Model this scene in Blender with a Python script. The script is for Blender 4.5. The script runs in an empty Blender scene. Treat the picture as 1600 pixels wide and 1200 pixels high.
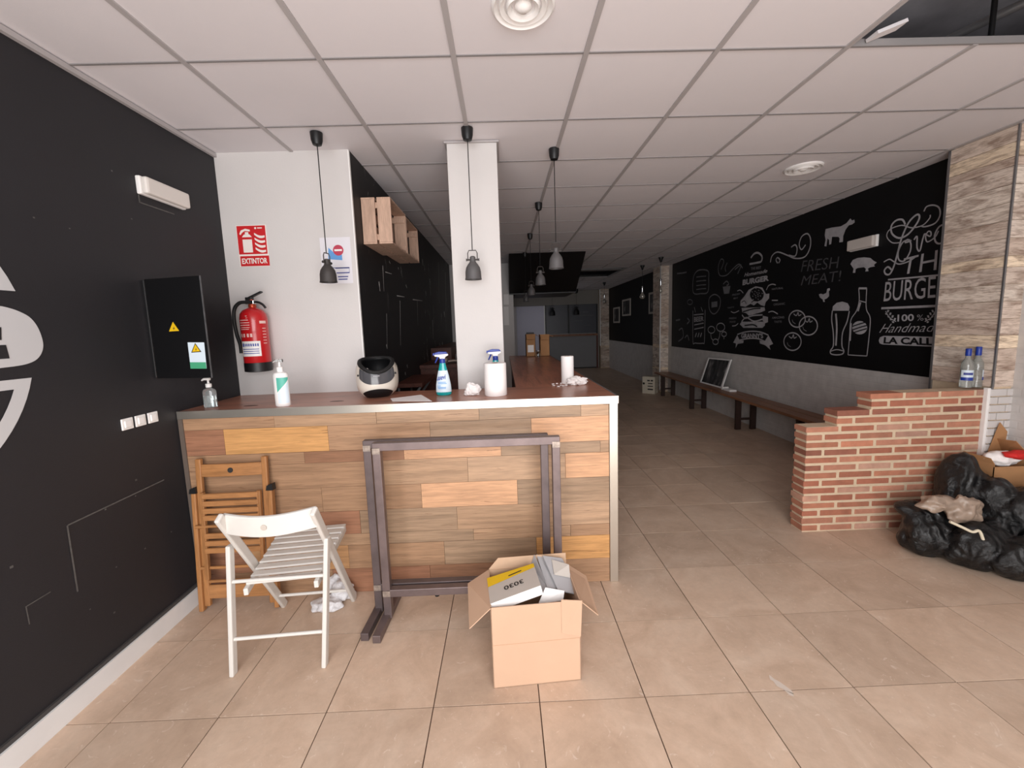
import bpy, bmesh, math, random
from mathutils import Vector, Matrix, noise
random.seed(7)
SC = bpy.context.scene
COL = SC.collection
PI = math.pi

# ------------------------------------------------------------------ camera
F_PX, YAW, PITCH, ROLL, PPX, PPY = 637.75, 0.0157, -0.1176, -0.0336, 798.64, 586.13
CAM = Vector((0, 0, 1.585)); CH = 2.8044
FW = Vector((math.sin(YAW)*math.cos(PITCH), math.cos(YAW)*math.cos(PITCH), math.sin(PITCH)))
_r0 = Vector((math.cos(YAW), -math.sin(YAW), 0)); _u0 = _r0.cross(FW)
RT = _r0*math.cos(ROLL) + _u0*math.sin(ROLL); UP = -_r0*math.sin(ROLL) + _u0*math.cos(ROLL)
cd = bpy.data.cameras.new('camera'); co = bpy.data.objects.new('camera', cd); COL.objects.link(co)
cd.sensor_width = 36; cd.lens = F_PX/1600*36; cd.clip_start = 0.05; cd.clip_end = 200
cd.shift_x = (800-PPX)/1600; cd.shift_y = (PPY-600)/1600
co.matrix_world = Matrix(((RT.x, UP.x, -FW.x, CAM.x), (RT.y, UP.y, -FW.y, CAM.y), (RT.z, UP.z, -FW.z, CAM.z), (0, 0, 0, 1)))
SC.camera = co
# ------------------------------------------------------------------ world, light, exposure
w = bpy.data.worlds.new('world'); SC.world = w; w.use_nodes = True
w.node_tree.nodes['Background'].inputs['Color'].default_value = (0.80, 0.88, 1.0, 1)
w.node_tree.nodes['Background'].inputs['Strength'].default_value = 0.3
SC.view_settings.view_transform = 'Standard'; SC.view_settings.look = 'None'
SC.view_settings.exposure = 0.0; SC.view_settings.gamma = 1.0; SC.view_settings.use_curve_mapping = False
def daylight(name, loc, tilt, sx, sy, watts, col):
    d = bpy.data.lights.new(name, 'AREA'); o = bpy.data.objects.new(name, d); COL.objects.link(o)
    d.shape = 'RECTANGLE'; d.size = sx; d.size_y = sy; d.energy = watts; d.color = col
    o.location = loc; o.rotation_euler = (math.radians(90+tilt), 0, 0)
# daylight through the shop front behind the camera: the sky falling in from above, the bright pavement throwing light up
daylight('shopfront_sky', (0.15, -1.70, 1.92), -40, 3.3, 1.5, 150, (0.985, 0.988, 1.0))
daylight('shopfront_pavement', (0.15, -1.72, .52), 38, 3.3, 1.25, 88, (1.0, 0.975, 0.955))
l2 = bpy.data.lights.new('added_rear_fill', 'AREA'); o2 = bpy.data.objects.new('added_rear_fill', l2); COL.objects.link(o2)
l2.shape = 'RECTANGLE'; l2.size = 1.5; l2.size_y = 1.2; l2.energy = 4; l2.color = (.9, .93, 1.0)
o2.location = (.262, 13.2, 1.75); o2.rotation_euler = (math.radians(90), 0, math.radians(-90))  # added fill lamp that brightens the far end; no window is seen there
SC.cycles.use_denoising = True
SC.cycles.max_bounces = 8; SC.cycles.diffuse_bounces = 5

# ------------------------------------------------------------------ measuring helpers (a point of the place from where it is seen)
def ray(x, y): return FW*F_PX + RT*(x-PPX) + UP*(PPY-y)
def at_z(x, y, z): d = ray(x, y); return CAM + d*((z-CAM.z)/d.z)
def at_y(x, y, Y): d = ray(x, y); return CAM + d*((Y-CAM.y)/d.y)
def at_x(x, y, X): d = ray(x, y); return CAM + d*((X-CAM.x)/d.x)
def at_p(x, y, p, n):
    d = ray(x, y); return CAM + d*((p-CAM).dot(n)/d.dot(n))
V = Vector

# ------------------------------------------------------------------ mesh builder
class B:
    def __init__(s): s.v = []; s.f = []
    def add(s, vs, fs):
        o = len(s.v); s.v += [tuple(v) for v in vs]; s.f += [tuple(i+o for i in f) for f in fs]; return s
    def box(s, x0, x1, y0, y1, z0, z1):
        vs = [(x, y, z) for z in (z0, z1) for y in (y0, y1) for x in (x0, x1)]
        return s.add(vs, [(0, 2, 3, 1), (4, 5, 7, 6), (0, 1, 5, 4), (2, 6, 7, 3), (0, 4, 6, 2), (1, 3, 7, 5)])
    def beam(s, p, q, wd, ht, up=(0, 0, 1)):
        p, q = V(p), V(q); d = (q-p).normalized(); sx = d.cross(V(up))
        if sx.length < 1e-4: sx = d.cross(V((1, 0, 0)))
        sx.normalize(); u = sx.cross(d); a = sx*wd/2; b = u*ht/2
        vs = [p-a-b, p+a-b, p+a+b, p-a+b, q-a-b, q+a-b, q+a+b, q-a+b]
        return s.add(vs, [(3, 2, 1, 0), (4, 5, 6, 7), (0, 1, 5, 4), (1, 2, 6, 5), (2, 3, 7, 6), (3, 0, 4, 7)])
    def tube(s, pts, r, n=8, closed=False, cap=True):
        pts = [V(p) for p in pts]; m = len(pts); rings = []; prev = None
        rr = r if isinstance(r, (list, tuple)) else [r]*m
        for i in range(m):
            a = pts[(i-1) % m] if (i > 0 or closed) else pts[i]; b = pts[(i+1) % m] if (i < m-1 or closed) else pts[i]
            t = (b-a).normalized()
            if prev is None:
                x = t.cross(V((0, 0, 1)))
                if x.length < 1e-3: x = t.cross(V((1, 0, 0)))
            else: x = prev - t*prev.dot(t)
            x.normalize(); prev = x; y = t.cross(x)
            rings.append([pts[i] + (x*math.cos(k*2*PI/n) + y*math.sin(k*2*PI/n))*rr[i] for k in range(n)])
        vs = [v for R in rings for v in R]; fs = []
        for i in range(m if closed else m-1):
            j = (i+1) % m
            for k in range(n): fs.append((i*n+k, i*n+(k+1) % n, j*n+(k+1) % n, j*n+k))
        if cap and not closed: fs += [tuple(range(n))[::-1], tuple((m-1)*n+k for k in range(n))]
        return s.add(vs, fs)
    def lathe(s, c, prof, n=24, sx=1, sy=1, cap0=True, cap1=True, M=None):
        vs = []; c = V(c)
        for r, z in prof:
            for k in range(n):
                p = V((r*math.cos(k*2*PI/n)*sx, r*math.sin(k*2*PI/n)*sy, z))
                vs.append((M @ p if M else p) + c)
        fs = []
        for i in range(len(prof)-1):
            for k in range(n): fs.append((i*n+k, i*n+(k+1) % n, (i+1)*n+(k+1) % n, (i+1)*n+k))
        if cap0: fs.append(tuple(range(n))[::-1])
        if cap1: fs.append(tuple((len(prof)-1)*n+k for k in range(n)))
        return s.add(vs, fs)
    def slab(s, quad, t):
        # quad of 4 points given thickness t along its normal (towards behind)
        q = [V(p) for p in quad]; n = (q[1]-q[0]).cross(q[3]-q[0]).normalized()
        r = [p-n*t for p in q]
        return s.add(q+r, [(0, 1, 2, 3), (7, 6, 5, 4), (0, 4, 5, 1), (1, 5, 6, 2), (2, 6, 7, 3), (3, 7, 4, 0)])
    def prism(s, poly, d):
        q = [V(p) for p in poly]; d = V(d); n = len(q)
        return s.add(q+[p+d for p in q], [tuple(range(n)), tuple(range(2*n-1, n-1, -1))] + [(i, i+n, (i+1) % n+n, (i+1) % n) for i in range(n)])
    def tf(s, M):
        s.v = [tuple(M @ V(p)) for p in s.v]; return s

def mesh_of(b, name, smooth=False):
    me = bpy.data.meshes.new(name); me.from_pydata(b.v, [], b.f); me.validate()
    bm = bmesh.new(); bm.from_mesh(me); bmesh.ops.recalc_face_normals(bm, faces=bm.faces[:]); bm.to_mesh(me); bm.free()
    if smooth:
        me.polygons.foreach_set('use_smooth', [True]*len(me.polygons))
        try: me.set_sharp_from_angle(angle=math.radians(38))
        except Exception: pass
    return me
def wloc(o):
    v = V((0, 0, 0))
    while o is not None: v += o.location; o = o.parent
    return v
def obj(name, b, mat, parent=None, loc=None, smooth=False, bevel=0, sub=0, color=None):
    base = wloc(parent) if parent is not None else V((0, 0, 0))
    l = V(loc) if loc is not None else base
    b.v = [(x-l.x, y-l.y, z-l.z) for x, y, z in b.v]
    o = bpy.data.objects.new(name, mesh_of(b, name, smooth)); COL.objects.link(o)
    o.location = l-base; o.parent = parent
    if mat: o.data.materials.append(mat)
    if bevel:
        m = o.modifiers.new('bevel', 'BEVEL'); m.width = bevel; m.segments = 2; m.limit_method = 'ANGLE'; m.angle_limit = math.radians(40)
    if sub:
        m = o.modifiers.new('sub', 'SUBSURF'); m.levels = sub; m.render_levels = sub
    if color: o.color = (*color, 1)
    return o
def tag(o, label=None, cat=None, group=None, kind=None):
    for k, v in (('label', label), ('category', cat), ('group', group), ('kind', kind)):
        if v: o[k] = v
    return o
def thing(name, label, cat, loc, group=None):
    o = bpy.data.objects.new(name, None); COL.objects.link(o); o.location = loc; o.empty_display_size = .05
    return tag(o, label, cat, group)
def inst(name, me, parent, loc, color=None, rot=None):
    o = bpy.data.objects.new(name, me); COL.objects.link(o); o.parent = parent; o.location = loc
    if color: o.color = (*color, 1)
    if rot: o.rotation_euler = rot
    return o
def copy_tree(o, parent=None):
    c = o.copy(); COL.objects.link(c); c.parent = parent
    for ch in list(o.children): copy_tree(ch, c)
    return c
def poly(b, pts, lift=None): return b.add([V(p)+(lift or V((0, 0, 0))) for p in pts], [tuple(range(len(pts)))])
def smoothline(pts, n=6, closed=False):
    P = [V((p[0], p[1], p[2] if len(p) > 2 else 0)) for p in pts]; out = []; m = len(P)
    for i in range(m if closed else m-1):
        g = (lambda k: P[k % m]) if closed else (lambda k: P[max(0, min(m-1, k))])
        p0, p1, p2, p3 = g(i-1), g(i), g(i+1), g(i+2)
        for j in range(n):
            t = j/n
            out.append(.5*((2*p1)+(p2-p0)*t+(2*p0-5*p1+4*p2-p3)*t*t+(3*p1-p0-3*p2+p3)*t**3))
    if not closed: out.append(P[-1])
    return out

# ------------------------------------------------------------------ materials
def srgb(r, g, b):
    f = lambda c: c/12.92 if c <= .04045 else ((c+.055)/1.055)**2.4
    return tuple(f(c/255) for c in (r, g, b))
def newmat(name):
    m = bpy.data.materials.new(name); m.use_nodes = True; nt = m.node_tree
    return m, nt, nt.nodes['Principled BSDF']
def N(nt, t, **kw):
    n = nt.nodes.new(t)
    for k, v in kw.items():
        if k in n.inputs: n.inputs[k].default_value = v
        else: setattr(n, k, v)
    return n
def L(nt, a, b): nt.links.new(a, b)
def mixc(nt, fac, a, b, mode='MIX'):
    m = nt.nodes.new('ShaderNodeMix'); m.data_type = 'RGBA'; m.blend_type = mode
    for sock, v in ((m.inputs[0], fac), (m.inputs[6], a), (m.inputs[7], b)):
        if hasattr(v, 'is_output'): L(nt, v, sock)
        elif isinstance(v, (int, float)): sock.default_value = v
        else: sock.default_value = (*v, 1)
    return m.outputs[2]
def ramp(nt, src, pts):
    r = nt.nodes.new('ShaderNodeValToRGB'); e = r.color_ramp.elements
    while len(e) < len(pts): e.new(.5)
    for q, (p, c) in zip(e, pts): q.position = p; q.color = (*c, 1) if len(c) == 3 else c
    L(nt, src, r.inputs[0]); return r.outputs[0]
def bumped(nt, bsdf, h, strength, dist=.01):
    b = N(nt, 'ShaderNodeBump', Strength=strength, Distance=dist); L(nt, h, b.inputs['Height']); L(nt, b.outputs[0], bsdf.inputs['Normal'])
def coords(nt, scale=(1, 1, 1), rnd=False, kind='Object'):
    t = N(nt, 'ShaderNodeTexCoord'); mp = N(nt, 'ShaderNodeMapping'); mp.inputs['Scale'].default_value = scale
    L(nt, t.outputs[kind], mp.inputs['Vector'])
    if rnd:
        oi = N(nt, 'ShaderNodeObjectInfo'); ml = N(nt, 'ShaderNodeMath', operation='MULTIPLY'); ml.inputs[1].default_value = 37.
        L(nt, oi.outputs['Random'], ml.inputs[0]); cb = N(nt, 'ShaderNodeCombineXYZ')
        for i in range(3): L(nt, ml.outputs[0], cb.inputs[i])
        L(nt, cb.outputs[0], mp.inputs['Location'])
    return mp.outputs[0]
def plain(name, col, rough=.5, metal=0, var=.0, vscale=6, bump=0, bscale=60, objcol=False, rndv=0, spec=.5, alpha=1, trans=0, coat=0):
    m, nt, p = newmat(name); c = srgb(*col)
    p.inputs['Roughness'].default_value = rough; p.inputs['Metallic'].default_value = metal
    p.inputs['Specular IOR Level'].default_value = spec; p.inputs['Alpha'].default_value = alpha
    p.inputs['Transmission Weight'].default_value = trans; p.inputs['Coat Weight'].default_value = coat
    out = None
    if objcol: out = N(nt, 'ShaderNodeObjectInfo').outputs['Color']
    if var or bump:
        co_ = coords(nt, rnd=objcol or rndv > 0)
    if var:
        nz = N(nt, 'ShaderNodeTexNoise', Scale=vscale, Detail=5., Roughness=.6); L(nt, co_, nz.inputs['Vector'])
        mr = ramp(nt, nz.outputs['Fac'], [(.25, (1-var,)*3), (.75, (1+var*.6,)*3)])
        out = mixc(nt, 1., out if out else c, mr, 'MULTIPLY')
    if rndv:
        oi = N(nt, 'ShaderNodeObjectInfo'); rr = ramp(nt, oi.outputs['Random'], [(0, (1-rndv,)*3), (1, (1+rndv*.5,)*3)])
        out = mixc(nt, 1., out if out else c, rr, 'MULTIPLY')
    if out: L(nt, out, p.inputs['Base Color'])
    else: p.inputs['Base Color'].default_value = (*c, 1)
    if bump:
        nb = N(nt, 'ShaderNodeTexNoise', Scale=bscale, Detail=4.); L(nt, co_, nb.inputs['Vector']); bumped(nt, p, nb.outputs['Fac'], bump)
    return m
def wood(name, col=None, dark=.45, scale=(1.2, 14, 14), rough=.5, knots=.0, spec=.4, contrast=1.0):
    """grain stretched along the axis with the small scale; base colour from obj.color unless given"""
    m, nt, p = newmat(name); c = srgb(*col) if col else N(nt, 'ShaderNodeObjectInfo').outputs['Color']
    v = coords(nt, scale, rnd=True)
    n1 = N(nt, 'ShaderNodeTexNoise', Scale=2.2, Detail=7., Roughness=.62, Distortion=.6); L(nt, v, n1.inputs['Vector'])
    n2 = N(nt, 'ShaderNodeTexNoise', Scale=9., Detail=3., Roughness=.5); L(nt, v, n2.inputs['Vector'])
    g1 = ramp(nt, n1.outputs['Fac'], [(.33, (1-dark*contrast,)*3), (.5, (.93,)*3), (.7, (1.08,)*3)])
    g2 = ramp(nt, n2.outputs['Fac'], [(.35, (.86,)*3), (.6, (1.03,)*3)])
    o = mixc(nt, 1., mixc(nt, 1., c, g1, 'MULTIPLY'), g2, 'MULTIPLY')
    if knots:
        t2 = coords(nt, tuple(s*.5 for s in scale), rnd=True)
        n3 = N(nt, 'ShaderNodeTexNoise', Scale=3.2, Detail=6., Roughness=.7, Distortion=2.2); L(nt, t2, n3.inputs['Vector'])
        k = ramp(nt, n3.outputs['Fac'], [(.60, (0, 0, 0)), (.70, (1, 1, 1))])
        km = N(nt, 'ShaderNodeMath', operation='MULTIPLY'); km.inputs[1].default_value = knots; L(nt, k, km.inputs[0])
        o = mixc(nt, km.outputs[0], o, srgb(92, 56, 38))
    L(nt, o, p.inputs['Base Color']); p.inputs['Roughness'].default_value = rough; p.inputs['Specular IOR Level'].default_value = spec
    bumped(nt, p, n1.outputs['Fac'], .12, .004)
    return m
def brickpaint(name, col, rough=.55):
    m, nt, p = newmat(name)
    t = N(nt, 'ShaderNodeTexCoord'); s = N(nt, 'ShaderNodeSeparateXYZ'); L(nt, t.outputs['Object'], s.inputs[0])
    cb = N(nt, 'ShaderNodeCombineXYZ'); L(nt, s.outputs['Y'], cb.inputs[0]); L(nt, s.outputs['Z'], cb.inputs[1])
    br = N(nt, 'ShaderNodeTexBrick', Scale=1.); br.inputs['Mortar Size'].default_value = .007; br.inputs['Brick Width'].default_value = .25; br.inputs['Row Height'].default_value = .0575
    br.inputs['Mortar Smooth'].default_value = .6
    br.inputs['Color1'].default_value = (1, 1, 1, 1); br.inputs['Color2'].default_value = (.9, .9, .9, 1); br.inputs['Mortar'].default_value = (.3, .3, .3, 1)
    L(nt, cb.outputs[0], br.inputs['Vector'])
    nz = N(nt, 'ShaderNodeTexNoise', Scale=9., Detail=5.); L(nt, t.outputs['Object'], nz.inputs['Vector'])
    o = mixc(nt, 1., srgb(*col), ramp(nt, nz.outputs['Fac'], [(.3, (.86,)*3), (.7, (1.03,)*3)]), 'MULTIPLY')
    L(nt, o, p.inputs['Base Color']); p.inputs['Roughness'].default_value = rough
    bumped(nt, p, br.outputs['Color'], .35, .006)
    return m
def floor_mat():
    m, nt, p = newmat('floor_tile'); v = coords(nt, rnd=True)
    n1 = N(nt, 'ShaderNodeTexNoise', Scale=3.0, Detail=8., Roughness=.62, Distortion=1.2); L(nt, v, n1.inputs['Vector'])
    n2 = N(nt, 'ShaderNodeTexNoise', Scale=26., Detail=5., Roughness=.7); L(nt, v, n2.inputs['Vector'])
    o = ramp(nt, n1.outputs['Fac'], [(.25, srgb(184, 159, 138)), (.5, srgb(200, 175, 154)), (.75, srgb(212, 190, 170))])
    o = mixc(nt, 1., o, ramp(nt, n2.outputs['Fac'], [(.3, (.93,)*3), (.6, (1.02,)*3)]), 'MULTIPLY')
    oi = N(nt, 'ShaderNodeObjectInfo'); o = mixc(nt, 1., o, ramp(nt, oi.outputs['Random'], [(0, (.94,)*3), (1, (1.05, 1.04, 1.03))]), 'MULTIPLY')
    # scuffs and dust over the whole floor
    t = N(nt, 'ShaderNodeNewGeometry'); n3 = N(nt, 'ShaderNodeTexNoise', Scale=1.4, Detail=7., Roughness=.7); L(nt, t.outputs['Position'], n3.inputs['Vector'])
    o = mixc(nt, 1., o, ramp(nt, n3.outputs['Fac'], [(.30, (.90, .885, .87)), (.5, (1, 1, 1))]), 'MULTIPLY')
    n4 = N(nt, 'ShaderNodeTexNoise', Scale=14., Detail=3., Roughness=.6, Distortion=3.); L(nt, t.outputs['Position'], n4.inputs['Vector'])
    k = ramp(nt, n4.outputs['Fac'], [(.63, (0, 0, 0)), (.72, (.55,)*3)]); o = mixc(nt, k, o, srgb(222, 205, 190))
    L(nt, o, p.inputs['Base Color'])
    L(nt, ramp(nt, n2.outputs['Fac'], [(.3, (.34,)*3), (.7, (.5,)*3)]), p.inputs['Roughness']); p.inputs['Specular IOR Level'].default_value = .35
    bumped(nt, p, n2.outputs['Fac'], .05, .002)
    return m
def scratchwall(name, col, amt, rough=.6, sc=7):
    m, nt, p = newmat(name); v = coords(nt, (1, 1, .35))
    n1 = N(nt, 'ShaderNodeTexNoise', Scale=sc, Detail=9., Roughness=.75, Distortion=.8); L(nt, v, n1.inputs['Vector'])
    n2 = N(nt, 'ShaderNodeTexNoise', Scale=1.1, Detail=2.); L(nt, v, n2.inputs['Vector'])
    a = ramp(nt, n1.outputs['Fac'], [(.60, (0, 0, 0)), (.66, (1, 1, 1))]); b_ = ramp(nt, n2.outputs['Fac'], [(.42, (0, 0, 0)), (.55, (amt,)*3)])
    k = N(nt, 'ShaderNodeMath', operation='MULTIPLY'); L(nt, a, k.inputs[0]); L(nt, b_, k.inputs[1])
    o = mixc(nt, k.outputs[0], srgb(*col), srgb(225, 223, 221))
    L(nt, o, p.inputs['Base Color']); p.inputs['Roughness'].default_value = rough
    nb = N(nt, 'ShaderNodeTexNoise', Scale=120., Detail=3.); L(nt, v, nb.inputs['Vector']); bumped(nt, p, nb.outputs['Fac'], .15, .003)
    return m

MT = dict(
    white_wall=plain('white_wall', (208, 204, 202), .6, var=.03, vscale=2.5, bump=.05, bscale=90),
    black_wall=plain('black_wall', (31, 30, 34), .62, var=.12, vscale=3, bump=.1, bscale=160),
    black_scratched=scratchwall('black_scratched', (26, 25, 27), .75),
    blackboard=plain('blackboard', (10, 10, 12), .6, var=.25, vscale=1.2, spec=.25),
    painted_brick=brickpaint('painted_brick', (205, 201, 198)),
    ceiling_tile=plain('ceiling_tile', (228, 224, 227), .8, var=.02, vscale=2, bump=.04, bscale=220, rndv=.035),
    ceiling_grid=plain('ceiling_grid', (176, 171, 171), .5), cross_grid=plain('cross_grid', (140, 136, 136), .6),
    dark_void=plain('dark_void', (186, 184, 190), .8, var=.3, vscale=4),
    floor_tile=floor_mat(), grout=plain('grout', (84, 64, 50), .8, var=.1),
    baseboard=plain('baseboard', (222, 221, 220), .45, var=.06, vscale=5),
    plank=wood('plank', None, .26, (1.0, 12, 18), .45, knots=.7),
    worktop=wood('worktop', (176, 120, 98), .4, (1.1, 9, 9), .3, spec=.5),
    worktop_dust=wood('worktop_dust', (184, 124, 100), .4, (9, 1.1, 9), .3, spec=.5),
    steel=plain('steel', (206, 200, 190), .33, .95, var=.06, vscale=4),
    rust_steel=plain('rust_steel', (118, 104, 103), .42, .55, var=.25, vscale=9),
    rust_steel_b=plain('rust_steel_b', (104, 92, 92), .45, .5, var=.25, vscale=9),
    weld=plain('weld', (164, 150, 140), .45, .5, var=.4, vscale=60),
    oak=wood('oak', (170, 118, 72), .25, (12, 12, 1.4), .45),
    oak_x=wood('oak_x', (174, 122, 76), .25, (1.6, 12, 12), .45),
    whitepaint=plain('whitepaint', (212, 208, 202), .42, var=.04, vscale=9),
    carton=plain('carton', (194, 160, 134), .75, var=.05, vscale=4, bump=.03),
    carton_in=plain('carton_in', (190, 158, 130), .8, var=.05),
    carton_dark=plain('carton_dark', (176, 130, 88), .8, var=.1, vscale=5),
    greycard=plain('greycard', (190, 182, 174), .55, var=.03),
    greyboard=plain('greyboard', (168, 166, 168), .5, var=.03),
    white=plain('white', (240, 238, 236), .5),
    paper=plain('paper', (244, 240, 238), .8, bump=.1, bscale=40),
    yellow=plain('yellow', (226, 184, 20), .5),
    black=plain('black', (16, 16, 18), .45), ink=plain('ink', (40, 38, 38), .6),
    black_gloss=plain('black_gloss', (12, 12, 14), .18),
    rubber=plain('rubber', (18, 18, 19), .6),
    red=plain('red', (190, 24, 30), .3, coat=.3), signred=plain('signred', (196, 28, 34), .45),
    signwhite=plain('signwhite', (236, 226, 220), .5), blue=plain('blue', (32, 58, 150), .35), ltblue=plain('ltblue', (96, 156, 216), .5),
    signblue=plain('signblue', (60, 70, 140), .6),
    brick=plain('brick', (170, 98, 74), .8, var=.22, vscale=14, bump=.25, bscale=70, objcol=True),
    mortar=plain('mortar', (212, 190, 162), .9, var=.15, vscale=12, bump=.3, bscale=90),
    plankpale=None,
    chalk=plain('chalk', (168, 166, 170), .8, var=.25, vscale=12), chalk_faint=plain('chalk_faint', (76, 75, 79), .8, var=.3, vscale=12), chalk_dim=plain('chalk_dim', (116, 115, 119), .8, var=.3, vscale=12),
    logo=plain('logo', (196, 196, 198), .5), lamp=plain('lamp', (92, 90, 91), .5, .2), lampdark=plain('lampdark', (66, 62, 61), .5, .2),
    chrome=plain('chrome', (200, 200, 202), .12, 1.), bulbglass=plain('bulbglass', (190, 186, 178), .15, .6), galv=plain('galv', (150, 150, 152), .4, .8),
    glass=plain('glass', (232, 240, 240), .04, trans=1.), smoked=plain('smoked', (74, 76, 84), .35, spec=.6),
    bag=None, helmet=plain('helmet', (222, 214, 202), .25, coat=.4), visor=plain('visor', (74, 74, 78), .16, spec=.7),
    teal=plain('teal', (24, 158, 160), .25, coat=.3), aqua=plain('aqua', (150, 205, 214), .35), label=plain('label', (214, 228, 238), .4), green=plain('green', (86, 178, 160), .45),
    pine=wood('pine', (206, 172, 150), .2, (12, 12, 1.6), .6), darkred=wood('darkred', (96, 52, 40), .4, (9, 1.2, 9), .45),
    bench=wood('bench', (146, 100, 72), .4, (9, 1.0, 9), .4), benchleg=plain('benchleg', (50, 32, 26), .5, var=.15),
    lavender=plain('lavender', (208, 206, 222), .5), beige=plain('beige', (140, 135, 128), .6), greyfront=plain('greyfront', (136, 136, 138), .55, var=.05),
    plastic=None, fabricred=plain('fabricred', (206, 34, 30), .7), brownplastic=plain('brownplastic', (158, 138, 122), .35, var=.2, vscale=20),
    photo=None, liquid=plain('liquid', (226, 236, 236), .05, trans=.9),
)
def mk_bag():
    m, nt, p = newmat('bag'); v = coords(nt, (1, 1, 1), kind='Object')
    n = N(nt, 'ShaderNodeTexNoise', Scale=13., Detail=7., Roughness=.65, Distortion=2.2); L(nt, v, n.inputs['Vector'])
    w_ = N(nt, 'ShaderNodeTexWave', Scale=5., Distortion=9., Detail=3.); L(nt, v, w_.inputs['Vector'])
    o = N(nt, 'ShaderNodeMath', operation='ADD'); L(nt, n.outputs['Fac'], o.inputs[0]); L(nt, w_.outputs['Fac'], o.inputs[1])
    p.inputs['Base Color'].default_value = (*srgb(20, 20, 21), 1); p.inputs['Roughness'].default_value = .3; p.inputs['Specular IOR Level'].default_value = .5
    bumped(nt, p, o.outputs[0], .65, .016); return m
MT['bag'] = mk_bag()
def mk_weathered():
    m, nt, p = newmat('plankpale'); c = N(nt, 'ShaderNodeObjectInfo').outputs['Color']
    a = N(nt, 'ShaderNodeTexNoise', Scale=1., Detail=7., Roughness=.62, Distortion=.5); L(nt, coords(nt, (5, 5, 17), rnd=True), a.inputs['Vector'])
    f = N(nt, 'ShaderNodeTexNoise', Scale=1., Detail=5., Roughness=.6, Distortion=.3); L(nt, coords(nt, (14, 14, 130), rnd=True), f.inputs['Vector'])
    o = mixc(nt, ramp(nt, a.outputs['Fac'], [(.46, (0, 0, 0)), (.66, (.7,)*3)]), c, srgb(122, 92, 74))
    o = mixc(nt, 1., o, ramp(nt, f.outputs['Fac'], [(.34, (.62, .57, .53)), (.5, (1, 1, 1)), (.7, (1.08,)*3)]), 'MULTIPLY')
    L(nt, o, p.inputs['Base Color']); p.inputs['Roughness'].default_value = .6; bumped(nt, p, f.outputs['Fac'], .15, .003); return m
MT['plankpale'] = mk_weathered()
def mk_plastic(name, col, r):
    m, nt, p = newmat(name); v = coords(nt)
    n = N(nt, 'ShaderNodeTexNoise', Scale=16., Detail=5., Distortion=1.5); L(nt, v, n.inputs['Vector'])
    p.inputs['Base Color'].default_value = (*srgb(*col), 1); p.inputs['Roughness'].default_value = r; bumped(nt, p, n.outputs['Fac'], .5, .02); return m
MT['plastic'] = mk_plastic('plastic', (214, 212, 214), .35); MT['tissue'] = mk_plastic('tissue', (240, 234, 232), .8)
def mk_photo():
    m, nt, p = newmat('photo_print'); v = coords(nt, (3, 3, 1.2))
    n = N(nt, 'ShaderNodeTexNoise', Scale=2.6, Detail=5., Distortion=.6); L(nt, v, n.inputs['Vector'])
    L(nt, ramp(nt, n.outputs['Fac'], [(.42, srgb(14, 14, 15)), (.6, srgb(70, 68, 68)), (.72, srgb(150, 146, 144))]), p.inputs['Base Color']); p.inputs['Roughness'].default_value = .55; return m
MT['photo'] = mk_photo()

# ------------------------------------------------------------------ lettering as flat meshes
_txt = {}
def text_mesh(s, offset=0.0, shear=0.0):
    k = (s, offset, shear)
    if k in _txt: return _txt[k]
    c = bpy.data.curves.new('t', 'FONT'); c.body = s; c.size = 1; c.offset = offset; c.shear = shear; c.resolution_u = 3
    o = bpy.data.objects.new('t', c); COL.objects.link(o)
    dg = bpy.context.evaluated_depsgraph_get(); me = bpy.data.meshes.new_from_object(o.evaluated_get(dg))
    vs = [v.co.copy() for v in me.vertices]; fs = [tuple(p.vertices) for p in me.polygons]
    bpy.data.objects.remove(o); bpy.data.curves.remove(c); bpy.data.meshes.remove(me)
    x0 = min(v.x for v in vs); x1 = max(v.x for v in vs); y0 = min(v.y for v in vs); y1 = max(v.y for v in vs)
    _txt[k] = ([((v.x-x0)/(x1-x0), (v.y-y0)/(y1-y0)) for v in vs], fs); return _txt[k]
def text_on(b, s, quad, offset=0.0, shear=0.0, lift=None):
    """quad: bottom-left, bottom-right, top-right, top-left"""
    uv, fs = text_mesh(s, offset, shear); q = [V(p) for p in quad]
    n = (q[1]-q[0]).cross(q[3]-q[0]).normalized()*(.0012 if lift is None else lift)
    b.add([q[0]*(1-u)*(1-v)+q[1]*u*(1-v)+q[2]*u*v+q[3]*(1-u)*v+n for u, v in uv], fs); return b
ALLTXT = None

# ================================================================== STRUCTURE
SKEW = .0163
def RX(y): return 3.61 + SKEW*(y-3.2)
# ---- floor
fl = obj('floor', B().box(-2.05, 4.1, -1.75, 15.2, -.14, -.005), MT['grout']); tag(fl, kind='structure')
ft = B().box(-.2226, .2226, -.2226, .2226, -.012, 0)
fme = mesh_of(ft, 'tile'); fme.materials.append(MT['floor_tile'])
rest = B()
for i in range(-5, 9):
    for j in range(-8, 31):
        cx, cy = .099+.225+.45*i, 1.556+.225+.45*j
        x0, x1 = max(cx-.223, -1.93), min(cx+.223, RX(cy)+.02)
        if x1-x0 < .05 or cy < -1.7: continue
        dz = random.uniform(-.0006, .0006)
        if -3 <= j <= 14:
            if x1-x0 > .44: inst('tile', fme, fl, (cx, cy, dz))
            else: obj('tile', B().box(x0, x1, cy-.223, cy+.223, -.012, dz), MT['floor_tile'], fl)
        else: rest.box(x0, x1, cy-.223, cy+.223, -.012, dz)
c = at_z(1221, 1072, 0.0)
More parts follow.
